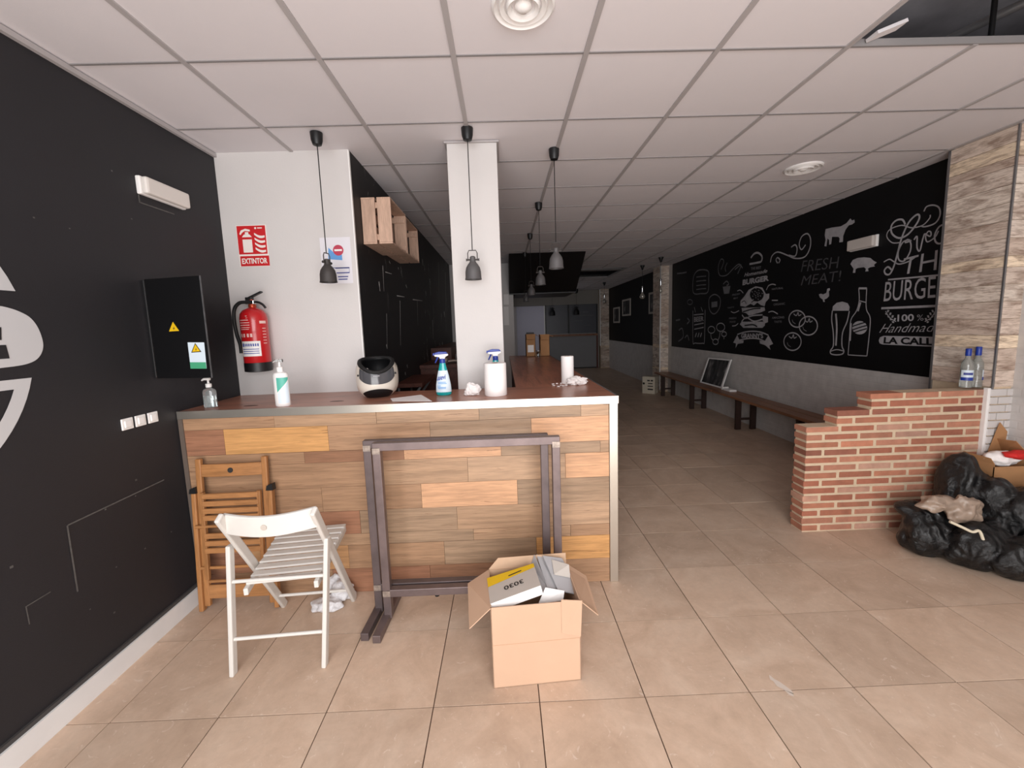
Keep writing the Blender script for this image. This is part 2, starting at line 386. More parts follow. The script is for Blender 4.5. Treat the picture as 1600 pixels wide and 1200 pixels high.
obj('paint_smear', B().add([(c.x+.016*math.cos(k*PI/7)*(1+.3*math.sin(3*k))-.02*math.sin(k*PI/7), c.y+.05*math.sin(k*PI/7)*(1+.2*math.cos(2*k)), .0012) for k in range(14)], [tuple(range(14))]), plain('smear', (208, 194, 182), .6), fl)
tag(obj('distant_tiles', rest, MT['floor_tile'], fl), kind='stuff')
# ---- ceiling
HOLES = [(1.62, 2.82, 1.4, 2.0), (1.62, 2.82, 9.2, 11.0)]
def holed(x, y): return any(a < x < b_ and c < y < d for a, b_, c, d in HOLES)
ce = obj('ceiling', B().box(-2.05, 4.1, -1.75, 15.2, 3.35, 3.45), MT['dark_void']); tag(ce, kind='structure')
cme = mesh_of(B().box(-.296, .296, -.296, .296, 0, .016), 'ceiling_tile'); cme.materials.append(MT['ceiling_tile'])
XL = [-1.98+.6*k for k in range(11)]; YL = [-1.6+.6*k for k in range(29)]
crest = B()
for i in range(-1, 10):
    for j in range(-1, 28):
        x0, x1 = -1.98+.6*i, -1.38+.6*i; y0, y1 = -1.6+.6*j, -1.0+.6*j
        cx, cy = x0+.3, y0+.3
        if holed(cx, cy): continue
        a0, a1 = max(x0+.004, -1.93), min(x1-.004, RX(cy)+.03)
        if a1-a0 < .03: continue
        if cy < .5: crest.box(a0, a1, y0+.004, y1-.004, CH+.004, CH+.02); continue
        if a1-a0 > .59: inst('ceiling_tile', cme, ce, (cx, cy, CH+.004))
        else: obj('ceiling_tile', B().box(a0, a1, y0+.004, y1-.004, CH+.004, CH+.02), MT['ceiling_tile'], ce)
tag(obj('tiles_near_the_street', crest, MT['ceiling_tile'], ce), kind='stuff')
for x in XL[1:]:
    if x > 3.9: continue
    segs = [(-1.6, 15.0)] if abs(x-2.22) > .01 else [(-1.6, 1.4), (2.0, 9.2), (11.0, 15.0)]
    for y0, y1 in segs: obj('grid_bar', B().box(x-.012, x+.012, y0, y1, CH-.003, CH+.03), MT['ceiling_grid'], ce)
for y in YL:
    b = B()
    xs = [(-1.93, RX(y)+.03)]
    for hx0, hx1, hy0, hy1 in HOLES:
        if hy0 < y-.01 and y+.01 < hy1: xs = [(-1.93, hx0), (hx1, RX(y)+.03)]
    for a, c in xs: b.box(a, c, y-.006, y+.006, CH-.0005, CH+.03)
    obj('cross_bar', b, MT['cross_grid'], ce)
# ---- walls
def struct(name, b, m, **kw): return tag(obj(name, b, m, **kw), kind='structure')
LX = -1.90
wl = struct('wall_left', B().box(LX-.15, LX, -1.75, 3.1, 0, 3.35), MT['black_wall'])
obj('angle_trim', B().box(LX, LX+.02, -1.6, 2.93, CH-.025, CH-.002), MT['ceiling_grid'], wl)
wal = struct('wall_alcove', B().box(-2.05, -1.15, 2.93, 3.08, 0, 3.35).box(-1.15, -1.0, 2.93, 2.942, 0, 3.35), MT['white_wall'])
obj('corner_bead', B().box(-1.006, -.9985, 2.928, 2.946, 1.165, CH), MT['white'], wal)
wbk = struct('wall_inner', B().box(-1.15, -1.0, 2.942, 8.1, 0, 3.35), MT['black_scratched'])
wce = struct('wall_center', B().box(-1.15, .22, 8.1, 8.25, 0, 3.35), MT['white_wall'])
wpa = struct('wall_passage', B().box(.07, .22, 8.25, 14.9, 0, 3.35), MT['white_wall'])
wre = struct('wall_rear', B().box(.07, 4.1, 14.95, 15.1, 0, 3.35), MT['white_wall'])
def rwbox(y0, y1, z0, z1, in0, in1):
    """box along the slightly skewed right wall; in0/in1 = how far it stands into the room"""
    vs = []
    for z in (z0, z1):
        for y in (y0, y1):
            for i in (in1, in0): vs.append((RX(y)-i, y, z))
    return B().add(vs, [(0, 2, 3, 1), (4, 5, 7, 6), (0, 1, 5, 4), (2, 6, 7, 3), (0, 4, 6, 2), (1, 3, 7, 5)])
wr = struct('wall_right', rwbox(-1.75, 15.1, 0, 3.35, -.15, 0), MT['painted_brick'])
obj('blackboard_panel', rwbox(3.0, 8.95, 1.04, CH+.01, -.01, .004), MT['blackboard'], wr)
obj('black_upper_panel', rwbox(9.4, 14.7, 1.0, CH+.01, -.01, .004), MT['blackboard'], wr)
# street side with its wide shop window opening, behind the camera
wf = B().box(-2.05, -1.53, -1.75, -1.6, 0, 3.35).box(1.82, 4.1, -1.75, -1.6, 0, 3.35).box(-1.53, 1.82, -1.75, -1.6, 2.66, 3.35)
w2 = struct('added_window', B().box(.22, .255, 12.40, 12.46, 1.1, 2.4).box(.22, .255, 13.94, 14.0, 1.1, 2.4).box(.22, .255, 12.46, 13.94, 1.1, 1.16).box(.22, .255, 12.46, 13.94, 2.34, 2.4), MT['white'])  # made-up window frame and pane around the added fill lamp
obj('added_window_pane', B().box(.222, .23, 12.46, 13.94, 1.16, 2.34), MT['glass'], w2)
struct('wall_front', wf, MT['white_wall'])
# baseboard
bb = struct('baseboard_left', B().box(LX, LX+.022, -1.6, 2.34, 0, .10), MT['baseboard'])
obj('paint_edge', B().box(LX, LX+.012, -1.6, 2.34, .10, .118), plain('dark_grey_paint', (66, 64, 64), .5), bb)
# ---- column
wcol = struct('wall_column', B().box(-.33, 0, 2.85, 3.17, 0, CH+.02), MT['white_wall'], bevel=.004)
obj('top_trim', B().box(-.345, .015, 2.835, 3.185, CH-.012, CH-.001), MT['ceiling_grid'], wcol)  # grey trim around the column top

# ---- pillars clad in pale weathered boards
PB = [(218, 201, 187), (226, 211, 198), (208, 188, 173), (230, 217, 204), (214, 195, 180)]
PALE = (244, 224, 198)
def courses(z0, z1, unit, pales):
    out = []; z = z0
    while z < z1-.01:
        h = unit
        for p0, p1 in pales:
            if p0-.02 < z < p1-.01: h = p1-z; break
            if z < p0 < z+unit+.06: h = p0-z; break
        h = min(h, z1-z)
        if h < .02: h = .02
        pale = any(p0-.015 < z < p1-.02 for p0, p1 in pales)
        out.append((z, z+h, pale)); z += h
    return out
def board_col(pale):
    c = PALE if pale else random.choice(PB); k = random.uniform(.93, 1.05); return tuple(min(1, v*k) for v in srgb(*c))
p1 = struct('wall_pillar_near', B().box(3.466, RX(3)+.03, 2.81, 3.215, 0, CH+.02), MT['mortar'])
pales = [(1.32, 1.41), (1.88, 1.955), (2.605, 2.70)]
for z0, z1, pl in courses(1.045, CH, .118, pales):
    g = .0015
    obj('board', B().box(3.456, 3.468, 2.806, 3.22, z0+g, z1-g), MT['plankpale'], p1, color=board_col(pl))
    obj('board', B().box(3.47, 3.66, 2.80, 2.812, z0+g, z1-g), MT['plankpale'], p1, color=board_col(pl))
obj('corner_trim', B().box(3.452, 3.462, 2.796, 2.806, 1.03, CH), MT['galv'], p1)
obj('edge_trim', B().box(3.452, 3.47, 3.215, 3.232, .95, CH), MT['galv'], p1)
for k in range(18):
    z0 = k*.0575
    for a, c in ([(3.448, 3.56), (3.568, 3.68)] if k % 2 else [(3.448, 3.50), (3.508, 3.62)]):
        obj('painted_brick', B().box(a, c, 2.795, 2.83, z0+.003, z0+.053), MT['white_wall'], p1, bevel=.004)
obj('white_corner_strip', B().box(3.43, 3.452, 2.80, 2.834, 0, 1.04), MT['white'], p1, bevel=.005)
p2x = RX(9.15)-.19
p2 = struct('wall_pillar_middle', B().box(p2x+.012, RX(9.6)+.03, 9.16, 9.58, 0, CH+.02), MT['mortar'])
for z0, z1, pl in courses(0.02, CH, .2, [(.5, .56), (1.0, 1.08)]):
    obj('board', B().box(p2x, p2x+.014, 9.16, 9.59, z0+.003, z1-.003), MT['plankpale'], p2, color=board_col(pl))
    obj('board', B().box(p2x+.016, RX(9.15)+.01, 9.15, 9.164, z0+.003, z1-.003), MT['plankpale'], p2, color=board_col(pl))
obj('corner_trim', B().box(p2x-.004, p2x+.016, 9.146, 9.166, .05, CH), MT['white'], p2)
p3x = 3.46
p3 = struct('wall_pillar_far', B().box(p3x+.03, RX(14.8)+.03, 14.66, 14.95, 0, CH+.02), MT['mortar'])
for z0, z1, pl in courses(0.02, CH, .22, [(.74, .80)]):
    obj('board', B().box(p3x+.03, RX(14.7)+.01, 14.645, 14.664, z0+.004, z1-.004), MT['plankpale'], p3, color=board_col(pl))
obj('corner_trim', B().box(p3x+.0, p3x+.03, 14.64, 14.67, .8, CH), MT['white'], p3)

# ---- brick half wall with its stepped top
wb = struct('wall_brick', B().box(2.164, 3.445, 2.8335, 2.9465, 0, 14*.0575-.01).box(2.382, 3.445, 2.8335, 2.9465, 14*.0575-.01, 16*.0575-.01).box(2.622, 3.445, 2.8335, 2.9465, 16*.0575-.01, 18*.0575-.012), MT['mortar'])
BC = [(184, 122, 96), (174, 112, 88), (166, 104, 82), (190, 132, 108), (180, 124, 100), (150, 96, 78)]
for r in range(18):
    z0 = r*.0575+.006; xs = 2.158 if r < 14 else (2.375 if r < 16 else 2.615)
    x = xs + random.uniform(-.006, .004)
    first = .115 if r % 2 == 0 else .235
    while x < 3.44:
        x1 = min(x+first, 3.448)
        c = srgb(*random.choice(BC)); k = random.uniform(.85, 1.12); c = tuple(v*k for v in c)
        if random.random() < .12: c = tuple(.6*v+.4*u for v, u in zip(c, srgb(210, 180, 160)))
        if x1-x > .03:
            d = random.uniform(0, .003)
            obj('brick', B().box(x, x1, 2.827+d, 2.953, z0+.002+random.uniform(-.002, .002), z0+.041+random.uniform(-.002, .002)), MT['brick'], wb, color=c, bevel=.003)
        x = x1+.024; first = .235

# ---- far end: opening with a counter, dark glass, header, door
hd = struct('trim_1', B().box(.22, 3.46, 14.86, 14.95, 2.31, CH), MT['beige'])
dr = struct('door_1', B().box(.50, 1.50, 14.88, 14.95, 0, 2.30), MT['lavender'], bevel=.004)
obj('door_edge', B().box(1.49, 1.53, 14.87, 14.95, 0, 2.30), MT['white'], dr)
win = struct('window_1', B().box(1.53, 3.44, 14.93, 14.95, 1.27, 2.31), MT['smoked'])
obj('window_frame', B().box(2.36, 2.41, 14.90, 14.95, 1.27, 2.31).box(1.53, 1.57, 14.9, 14.95, 1.27, 2.31).box(3.40, 3.45, 14.88, 14.95, 0, CH), MT['black'], win)
obj('handwriting', B().box(2.6, 3.1, 14.925, 14.93, 2.02, 2.04).box(2.75, 3.3, 14.925, 14.93, 1.9, 1.915).box(2.6, 2.9, 14.925, 14.93, 1.72, 1.735).box(2.95, 3.2, 14.925, 14.93, 1.55, 1.565), MT['chalk_dim'], win)

# ================================================================== BAR
bar = thing('bar_counter', 'long bar counter faced with mixed brown wooden planks and a steel end trim', 'counter', (-.6, 2.6, 0))
obj('carcass', B().box(-1.895, .60, 2.372, 2.83, 0, 1.118).box(.10, .62, 2.83, 5.95, 0, 1.118), MT['darkred'], bar)
T0, T1, T2, GR = (176, 142, 112), (168, 132, 102), (186, 152, 122), (162, 134, 108)
BR_, OR, YE, RD, OY = (150, 110, 84), (212, 164, 126), (206, 154, 98), (160, 114, 88), (194, 148, 104)
ROWS = [(.07, [335, 700, 1070, 1440], [T1, T0, T0, GR, T2]), (.152, [150, 522, 890, 1258], [RD, YE, T1, GR, OR]),
        (.07, [430, 790, 1145, 1510], [T1, BR_, OR, GR, T0]), (.152, [290, 655, 1020, 1380], [T1, T1, T0, T2, OR]),
        (.152, [480, 845, 1200], [T1, T1, OR, GR]), (.145, [250, 613, 972, 1335], [T1, RD, GR, T0, T2]),
        (.072, [300, 665, 1030, 1395], [T1, T0, GR, T0, T1]), (.15, [200, 560, 918, 1265], [RD, OY, T1, GR, YE]),
        (.155, [130, 495, 860, 1220], [RD, T1, RD, BR_, T1])]
z = 1.118
XP = lambda q: -1.86+(q-20)*.00162
for h, js, cols in ROWS:
    xs = [-1.895]+[XP(j) for j in js]+[.606]
    for k in range(len(xs)-1):
        d = random.uniform(0, .0015)
        obj('plank', B().box(xs[k]+.0008, xs[k+1]-.0008, 2.353+d, 2.373, z-h+.0008, z-.0008), MT['plank'], bar, color=srgb(*cols[k % len(cols)]))
    z -= h
obj('end_trim', B().box(.607, .657, 2.345, 2.40, 0, 1.12), MT['steel'], bar, bevel=.002)
obj('side_trim', B().box(-1.897, -1.872, 2.347, 2.356, 0, 1.118), plain('grey_strip', (96, 84, 76), .5), bar)
wt = thing('bar_worktop', 'reddish brown L-shaped wooden bar top edged with a bright steel strip', 'worktop', (-.6, 2.6, 1.12))
obj('front_board', B().box(-1.897, .652, 2.352, 2.845, 1.12, 1.162).box(-1.897, -1.002, 2.845, 2.928, 1.12, 1.162), MT['worktop'], wt)
obj('return_board', B().box(.075, .652, 2.847, 6.0, 1.12, 1.1615), MT['worktop_dust'], wt)
obj('steel_edge', B().box(-1.897, .662, 2.344, 2.352, 1.118, 1.165), MT['steel'], wt, bevel=.0015)
obj('side_edge', B().box(.652, .662, 2.352, 6.0, 1.118, 1.164), MT['galv'], wt)
for x in (-1.55, -1.05):
    obj('knot', B().lathe((x, 2.48+.1*(x+1.5), 1.162), [(.001, 0), (.035, .0004), (.03, .0008), (.001, .001)], 10, 1.3, .5, False, False), plain('knot', (70, 34, 26), .5), wt)
WT = 1.1625

# ================================================================== FOLDING CHAIRS
def chair_white():
    c = thing('folding_chair', 'open white slatted folding chair standing on the tiles before the bar', 'chair', (-1.13, 2.0, 0), 'slatted folding chairs')
    m = MT['whitepaint']; up = (0, 1, 0)
    LL, LR = (V((-1.345, 2.262, .0)), V((-1.237, 1.675, .822))), (V((-.947, 2.288, .0)), V((-.842, 1.69, .83)))
    NL, NR = (V((-1.328, 1.772, 0)), V((-1.293, 1.80, .632))), (V((-.912, 1.80, 0)), V((-.856, 1.822, .64)))
    for p, q in (LL, LR): obj('back_post', B().beam(p, q, .021, .042, up), m, c, bevel=.006)
    for p, q in (NL, NR): obj('leg', B().beam(p, q, .021, .036, up), m, c, bevel=.005)
    def on(seg, z): t = (z-seg[0].z)/(seg[1].z-seg[0].z); return seg[0].lerp(seg[1], t)
    # curved back slat
    a, d = on(LL, .772), on(LR, .782); b = B(); n = 10
    for k in range(n+1):
        t = k/n; p = a.lerp(d, t) + V((0, -.03*math.sin(PI*t), -.014*math.sin(PI*t)))
        f = V((0, -.006, .048)); g = V((0, .016, .004))
        b.v += [tuple(p-f), tuple(p+f), tuple(p+f+g), tuple(p-f+g)]
        if k:
            o = 4*k; b.f += [(o-4+i, o-4+(i+1) % 4, o+(i+1) % 4, o+i) for i in range(4)]
    b.f += [(0, 1, 2, 3), (4*n, 4*n+3, 4*n+2, 4*n+1)]
    bs = obj('back_slat', b, m, c, smooth=True, bevel=.004)
    pc = a.lerp(d, .47) + V((0, -.0315, -.012))
    obj('finger_hole', B().lathe(pc, [(.013, 0), (.013, .003)], 14, M=Matrix.Rotation(PI/2, 3, 'X')), plain('hole_shadow', (186, 176, 166), .6), bs)
    # seat
    SL, SR = (V((-1.222, 1.765, .418)), V((-1.318, 2.252, .445))), (V((-.91, 1.785, .428)), V((-.965, 2.275, .452)))
    for p, q in (SL, SR): obj('seat_rail', B().beam(p, q, .02, .034), m, c, bevel=.004)
    for k in range(9):
        t = .10+.88*k/8; p, q = SL[0].lerp(SL[1], t)+V((0, 0, .02)), SR[0].lerp(SR[1], t)+V((0, 0, .02))
        obj('seat_slat', B().beam(p+(p-q)*.02, q+(q-p)*.02, .040, .011), m, c, bevel=.003)
    for z, segs in ((.176, (NL, NR)), (.455, (NL, NR)), (.115, (LL, LR))):
        obj('rod', B().tube([on(segs[0], z), on(segs[1], z)], .0085, 10), m, c, smooth=True)
    return c
chair_white()
def chair_brown():
    c = thing('folding_chair', 'folded light brown wooden slatted chair leaning against the planked bar front', 'chair', (-1.59, 2.25, 0), 'slatted folding chairs')
    m, mx = MT['oak'], MT['oak_x']
    # local: x across, y thickness (towards the bar +), z up; then lean
    R = Matrix.Translation((-1.59, 2.235, .0)) @ Matrix.Rotation(-math.radians(4.2), 4, 'X') @ Matrix.Rotation(math.radians(1.2), 4, 'Z')
    def P(name, b, mat, par=c, **kw): return obj(name, b.tf(R), mat, par, **kw)
    col = srgb(186, 122, 62)
    for s in (-1, 1):
        P('back_post', B().box(s*.185-.016, s*.185+.016, .0, .024, .03, .895), m, bevel=.005)
        P('leg', B().box(s*.214-.013, s*.214+.013, -.012, .024, .006, .70), m, bevel=.005)
        P('seat_rail', B().box(s*.158-.011, s*.158+.011, -.026, -.004, .20, .705), m, bevel=.003)
        P('joint_cap', B().prism([(s*.215-.02, -.014, .70), (s*.215+.02, -.014, .70), (s*.215+.016, -.014, .738), (s*.215-.014, -.014, .728)], (0, .036, 0)), MT['black'])
    b = B(); n = 8
    for k in range(n+1):
        x = -.17+.34*k/n; y = .004-.010*math.sin(PI*k/n)
        b.v += [(x, y, .79), (x, y, .862), (x, y+.014, .862), (x, y+.014, .79)]
        if k: o = 4*k; b.f += [(o-4+i, o-4+(i+1) % 4, o+(i+1) % 4, o+i) for i in range(4)]
    b.f += [(0, 1, 2, 3), (4*n, 4*n+3, 4*n+2, 4*n+1)]
    bs = P('back_slat', b, mx, smooth=True, bevel=.003)
    obj('finger_hole', B().lathe((0, -.006, .826), [(.015, 0), (.015, .003)], 14, M=Matrix.Rotation(PI/2, 3, 'X')).tf(R), MT['ink'], bs)
    for z in (.685, .642, .600, .560, .455, .412, .370):
        P('seat_slat', B().box(-.156, .156, -.03, -.014, z-.015, z+.015), mx, bevel=.003)
    for z, y in ((.51, -.02), (.262, -.006), (.172, .012)): P('rod', B().tube([(-.205, y, z), (.205, y, z)], .009, 10), mx, smooth=True)
    P('lower_slat', B().box(-.17, .17, .0, .012, .075, .155), mx, bevel=.003)
chair_brown()

# ================================================================== STEEL FRAMES (two leg frames standing side by side)
def frame(label, x0, x1, y, zt, zb, mat, tip, heel):
    c = thing('steel_leg_frame', label, 'frame', ((x0+x1)/2, y, 0), 'welded steel leg frames')
    s = .042
    for x in (x0, x1):
        p = obj('post', B().beam((x, y, .02), (x, y, zt), s, s, (0, 1, 0)), mat, c, bevel=.003)
        obj('foot', B().beam((x-.018*(1 if x == x0 else -1), tip if x == x0 else 1.99, .0215), (x, heel, .0215), s, .042), mat, c, bevel=.003)
    obj('top_rail', B().beam((x0-s/2, y, zt), (x1+s/2, y, zt), s, s), mat, c, bevel=.003)
    obj('bottom_rail', B().beam((x0, y, zb), (x1, y, zb), s, s), mat, c, bevel=.003)
    for x in (x0, x1):
        for zz in (zt-.02, zb): obj('weld', B().box(x-.02, x+.02, y-.0235, y-.0205, zz-.016, zz+.016), MT['weld'], c)
    obj('rubber_stop', B().lathe(((x0+x1)/2-.2, y-.0, zb-.036), [(.012, 0), (.014, .008), (.014, .016)], 12), MT['rubber'], c)
    return c
frame('front rusty grey steel leg frame with welded corners, beside the open carton', -.685, .256, 2.10, .985, .165, MT['rust_steel'], 1.925, 2.30)
frame('second rusty steel leg frame standing directly behind and left of the first', -.752, .20, 2.158, .985, .165, MT['rust_steel_b'], 1.945, 2.31)

# ================================================================== OPEN CARTON AND WHAT IS IN IT
def rot_about(c, deg): return Matrix.Translation(c) @ Matrix.Rotation(math.radians(deg), 4, 'Z')
bx = thing('cardboard_box', 'large open brown cardboard box on the floor holding white cartons', 'box', (.09, 1.80, 0))
R = rot_about((.09, 1.785, 0), 3.6)
W, D, H = .197, .142, .385
def PB_(name, b, mat, par=bx, **kw): return obj(name, b.tf(R), mat, par, **kw)
PB_('front_panel', B().box(-W, W, -D, -D+.004, 0, H), MT['carton']); PB_('back_panel', B().box(-W, W, D-.004, D, 0, H), MT['carton_in'])
PB_('side_panel', B().box(-W, -W+.004, -D, D, 0, H), MT['carton_in']); PB_('side_panel', B().box(W-.004, W, -D, D, 0, H), MT['carton'])
PB_('bottom_panel', B().box(-W, W, -D, D, 0, .004), MT['carton_in'])
PB_('crease', B().box(-W, W, -D-.0008, -D, H*.535, H*.535+.002), plain('crease', (186, 148, 118), .8))
PB_('flap', B().slab([(-W, -D, H), (-W, D, H), (-W-.105, D-.03, H-.045), (-W-.095, -D+.005, H-.09)], .004), MT['carton'])
PB_('flap', B().slab([(W, D, H), (W, -D, H), (W+.09, -D+.03, H-.10), (W+.10, D-.01, H-.07)], .004), MT['carton'])
PB_('flap', B().slab([(W-.085, -D-.004, H-.145), (W-.006, -D-.028, H-.15), (W+.004, -D-.02, H+.012), (W-.085, -D-.003, H+.012)], .004), MT['carton'])
PB_('flap', B().slab([(-W, D, H), (W, D, H), (W, D+.012, H+.05), (-W+.05, D+.012, H+.05)], .004), MT['carton_in'])
# white and yellow carton lying tilted on top
y0 = 1.70
q = [at_y(766, 944, 1.655), at_y(845, 915, 1.69), None, at_y(761, 904, 1.84)]; q[2] = q[1]+(q[3]-q[0])*.93
wbx = thing('white_carton', 'white carton with a yellow band and upside-down number tilted in the cardboard box', 'box', tuple(sum(q, V((0, 0, 0)))/4-V((0, 0, .04))))
nrm = (q[1]-q[0]).cross(q[3]-q[0]).normalized()
obj('carton_body', B().slab(q, .045), MT['white'], wbx, bevel=.002)
up_ = nrm*.0012
obj('top_face', B().add([p+up_ for p in q], [(0, 1, 2, 3)]), MT['greycard'], wbx)
lp = lambda u, v: q[0]*(1-u)*(1-v)+q[1]*u*(1-v)+q[2]*u*v+q[3]*(1-u)*v + nrm*.002
obj('yellow_band', B().add([lp(0, .72), lp(.62, 1), lp(0, 1)] if False else [lp(0, .62), lp(1, .82), lp(1, 1), lp(0, 1)], [(0, 1, 2, 3)]), MT['yellow'], wbx)
obj('printed_number', text_on(B(), '3030', [lp(.70, .48), lp(.30, .44), lp(.31, .28), lp(.71, .32)], .02, lift=.001), MT['ink'], wbx)
obj('printed_line', poly(B(), [lp(.44, .78)+up_, lp(.72, .83)+up_, lp(.72, .87)+up_, lp(.44, .82)+up_]), MT['ink'], wbx)
# torn grey carton standing beside it
gb = thing('grey_carton', 'torn grey and white carton standing open beside the tilted white one', 'box', tuple(at_y(860, 935, 1.80)))
Q = lambda *p: [at_y(x, y, Y) for x, y, Y in p]
obj('side_wall', B().slab(Q((848, 928, 1.74), (858, 920, 1.78), (835, 866, 1.93), (829, 884, 1.93)), .006), MT['greyboard'], gb)
obj('inner_wall', B().slab(Q((856, 921, 1.775), (877, 918, 1.78), (850, 868, 1.95), (838, 866, 1.95)), .004), MT['greyboard'], gb)
obj('lid', B().slab(Q((872, 922, 1.755), (909, 930, 1.76), (878, 872, 1.92), (848, 868, 1.92)), .005), MT['greyboard'], gb)
obj('lid_flap', B().slab(Q((866, 897, 1.82), (891, 902, 1.82), (889, 882, 1.87), (862, 874, 1.90)), .004), MT['greycard'], gb)
obj('front_wall', B().slab(Q((841, 944, 1.72), (880, 938, 1.725), (882, 923, 1.74), (852, 918, 1.75)), .006), MT['white'], gb)

# ================================================================== CRUMPLED THINGS
def blob(b, c, r, seed, amp=.18, freq=2.2, sub=3, floor=None, ridge=.0):
    bm = bmesh.new(); bmesh.ops.create_icosphere(bm, subdivisions=sub, radius=1)
    off = V((seed*3.1, seed*1.7, seed*2.3)); vs = []
    for v in bm.verts:
        d = v.co.normalized(); k = 1+amp*noise.noise(d*freq+off)*1.6+amp*.5*noise.noise(d*freq*2.7+off)
        if ridge: k += ridge*(abs(noise.noise(d*freq*3.2+off*2))-.25)
        p = V((d.x*r[0], d.y*r[1], d.z*r[2]))*k+V(c)
        if floor is not None and p.z < floor: p.z = floor+.002*random.random()
        vs.append(p)
    idx = [tuple(v.index for v in f.verts) for f in bm.faces]; bm.free()
    return b.add(vs, idx)
def remesh(o, vox, smooth=4):
    m = o.modifiers.new('remesh', 'REMESH'); m.mode = 'VOXEL'; m.voxel_size = vox; m.use_smooth_shade = True
    s = o.modifiers.new('smooth', 'SMOOTH'); s.factor = .5; s.iterations = smooth
    return o
# thin plastic bag under the white chair
pb = B(); p = at_z(512, 950, 0)
blob(pb, p+V((0, .0, .02)), (.085, .06, .04), 3, .25, 1.8, 4, .001, .22); blob(pb, p+V((.06, .08, .05)), (.07, .05, .065), 5, .25, 1.8, 4, .001, .22); blob(pb, p+V((.0, .13, .05)), (.06, .05, .07), 8, .22, 1.8, 4, .001, .22)
tag(remesh(obj('plastic_bag', pb, MT['plastic'], loc=tuple(p), smooth=True), .006, 2), 'crumpled white plastic bag on the floor under the white folding chair', 'bag')

# ================================================================== THINGS ON THE BAR TOP
# --- pump bottle of sanitizer, clear
p = at_z(330, 636, WT)
s = thing('pump_bottle', 'small clear pump bottle at the left end of the bar by the black wall', 'bottle', tuple(p), 'pump bottles on the bar')
obj('bottle', B().lathe(p, [(.036, 0), (.038, .006), (.038, .095), (.033, .108), (.014, .118), (.014, .126)], 20, 1, .7), plain('clear_plastic', (236, 238, 238), .08, trans=.85), s, smooth=True)
obj('liquid', B().lathe(p, [(.033, .005), (.034, .07)], 18, 1, .68), MT['liquid'], s, smooth=True)
obj('collar', B().lathe(p, [(.015, .122), (.016, .126), (.016, .143), (.006, .146), (.005, .168)], 14), MT['white'], s, smooth=True)
obj('spout', B().tube([p+V((.012, 0, .172)), p+V((-.022, -.004, .172)), p+V((-.034, -.006, .164))], [.009, .007, .004], 10), MT['white'], s, smooth=True)
# --- white bottle with green label
p = at_z(443, 634, WT)
s = thing('pump_bottle', 'white pump bottle with a slanted green label standing on the bar', 'bottle', tuple(p), 'pump bottles on the bar')
obj('bottle', B().lathe(p, [(.040, 0), (.043, .006), (.043, .185), (.036, .198), (.016, .206), (.016, .212)], 24, 1, .75), MT['white'], s, smooth=True)
def cyl_patch(c, r, a0, a1, lo, hi, n=10, sy=1.0):
    b = B(); c = V(c)
    for k in range(n+1):
        a = math.radians(a0+(a1-a0)*k/n); l = lo(k/n) if callable(lo) else lo; h = hi(k/n) if callable(hi) else hi
        x, y = r*math.sin(a), -r*math.cos(a)*sy
        b.v += [(c.x+x, c.y+y, c.z+l), (c.x+x, c.y+y, c.z+h)]
        if k: b.f.append((2*k-2, 2*k, 2*k+1, 2*k-1))
    return b
obj('green_label', cyl_patch(p, .0437, -14, 82, lambda t: .085+.075*t, .172, 12, .75), MT['green'], s, smooth=True)
obj('pale_label', cyl_patch(p, .0436, -12, 80, .02, lambda t: .08+.07*t, 12, .75), MT['label'], s, smooth=True)
obj('collar', B().lathe(p, [(.017, .208), (.018, .212), (.018, .232), (.007, .238), (.006, .262)], 14), MT['white'], s, smooth=True)
obj('spout', B().tube([p+V((.02, 0, .27)), p+V((-.018, -.004, .27)), p+V((-.034, -.008, .262))], [.010, .008, .004], 10), MT['glass'], s, smooth=True)
# --- helmet lying upside down
hc = at_z(584, 622, WT)+V((0, .10, 0)); zc = WT+.128
hm = thing('motorcycle_helmet', 'cream white motorcycle helmet lying upside down on the bar, dark visor band', 'helmet', (hc.x, hc.y, WT))
HA, HB, HC = .130, .150, .152
def hp(az, z, off=0):
    k = math.sqrt(max(0, 1-abs((z-zc)/HC)**3)); a = math.radians(az+20)
    return V((hc.x+(HA+off)*k*math.sin(a), hc.y-(HB+off)*k*math.cos(a), z))
def rim(az): return WT+.240-.078*math.exp(-(az/62)**2)
def hpatch(az0, az1, lo, hi, off, n=20, m=8):
    b = B()
    for i in range(n+1):
        az = az0+(az1-az0)*i/n; l = lo(az) if callable(lo) else lo; h = hi(az) if callable(hi) else hi
        for j in range(m+1): b.v.append(tuple(hp(az, l+(h-l)*j/m, off)))
    for i in range(n):
        for j in range(m): o = i*(m+1)+j; b.f.append((o, o+m+1, o+m+2, o+1))
    return b
sh = obj('shell', hpatch(-180, 180, WT+.001, rim, 0, 48, 16), MT['helmet'], hm, smooth=True)
ln = hpatch(-180, 180, WT+.06, lambda a: rim(a)+.004, -.022, 40, 8)
ln.add([hp(-180+9*k, WT+.06, -.022) for k in range(40)], [tuple(range(40))])
obj('lining', ln, MT['black'], hm, smooth=True)
rb = B().tube([hp(-180+9*k, rim(-180+9*k)+.002, -.009) for k in range(40)], .0135, 8, True); obj('rim_padding', rb, MT['rubber'], hm, smooth=True)
vs_ = obj('visor', hpatch(-52, 52, lambda a: WT+.092+.04*(abs(a)/52)**3, lambda a: rim(a)-.006, .004, 20, 6), MT['visor'], hm, smooth=True)
obj('emblem', hpatch(-10, 6, WT+.143, WT+.148, .0055, 4, 1), MT['chalk'], vs_)
obj('chin_vent', hpatch(-50, 50, WT+.002, lambda a: WT+.062-.028*(abs(a)/50)**2, .006, 20, 8), MT['black'], hm, smooth=True)
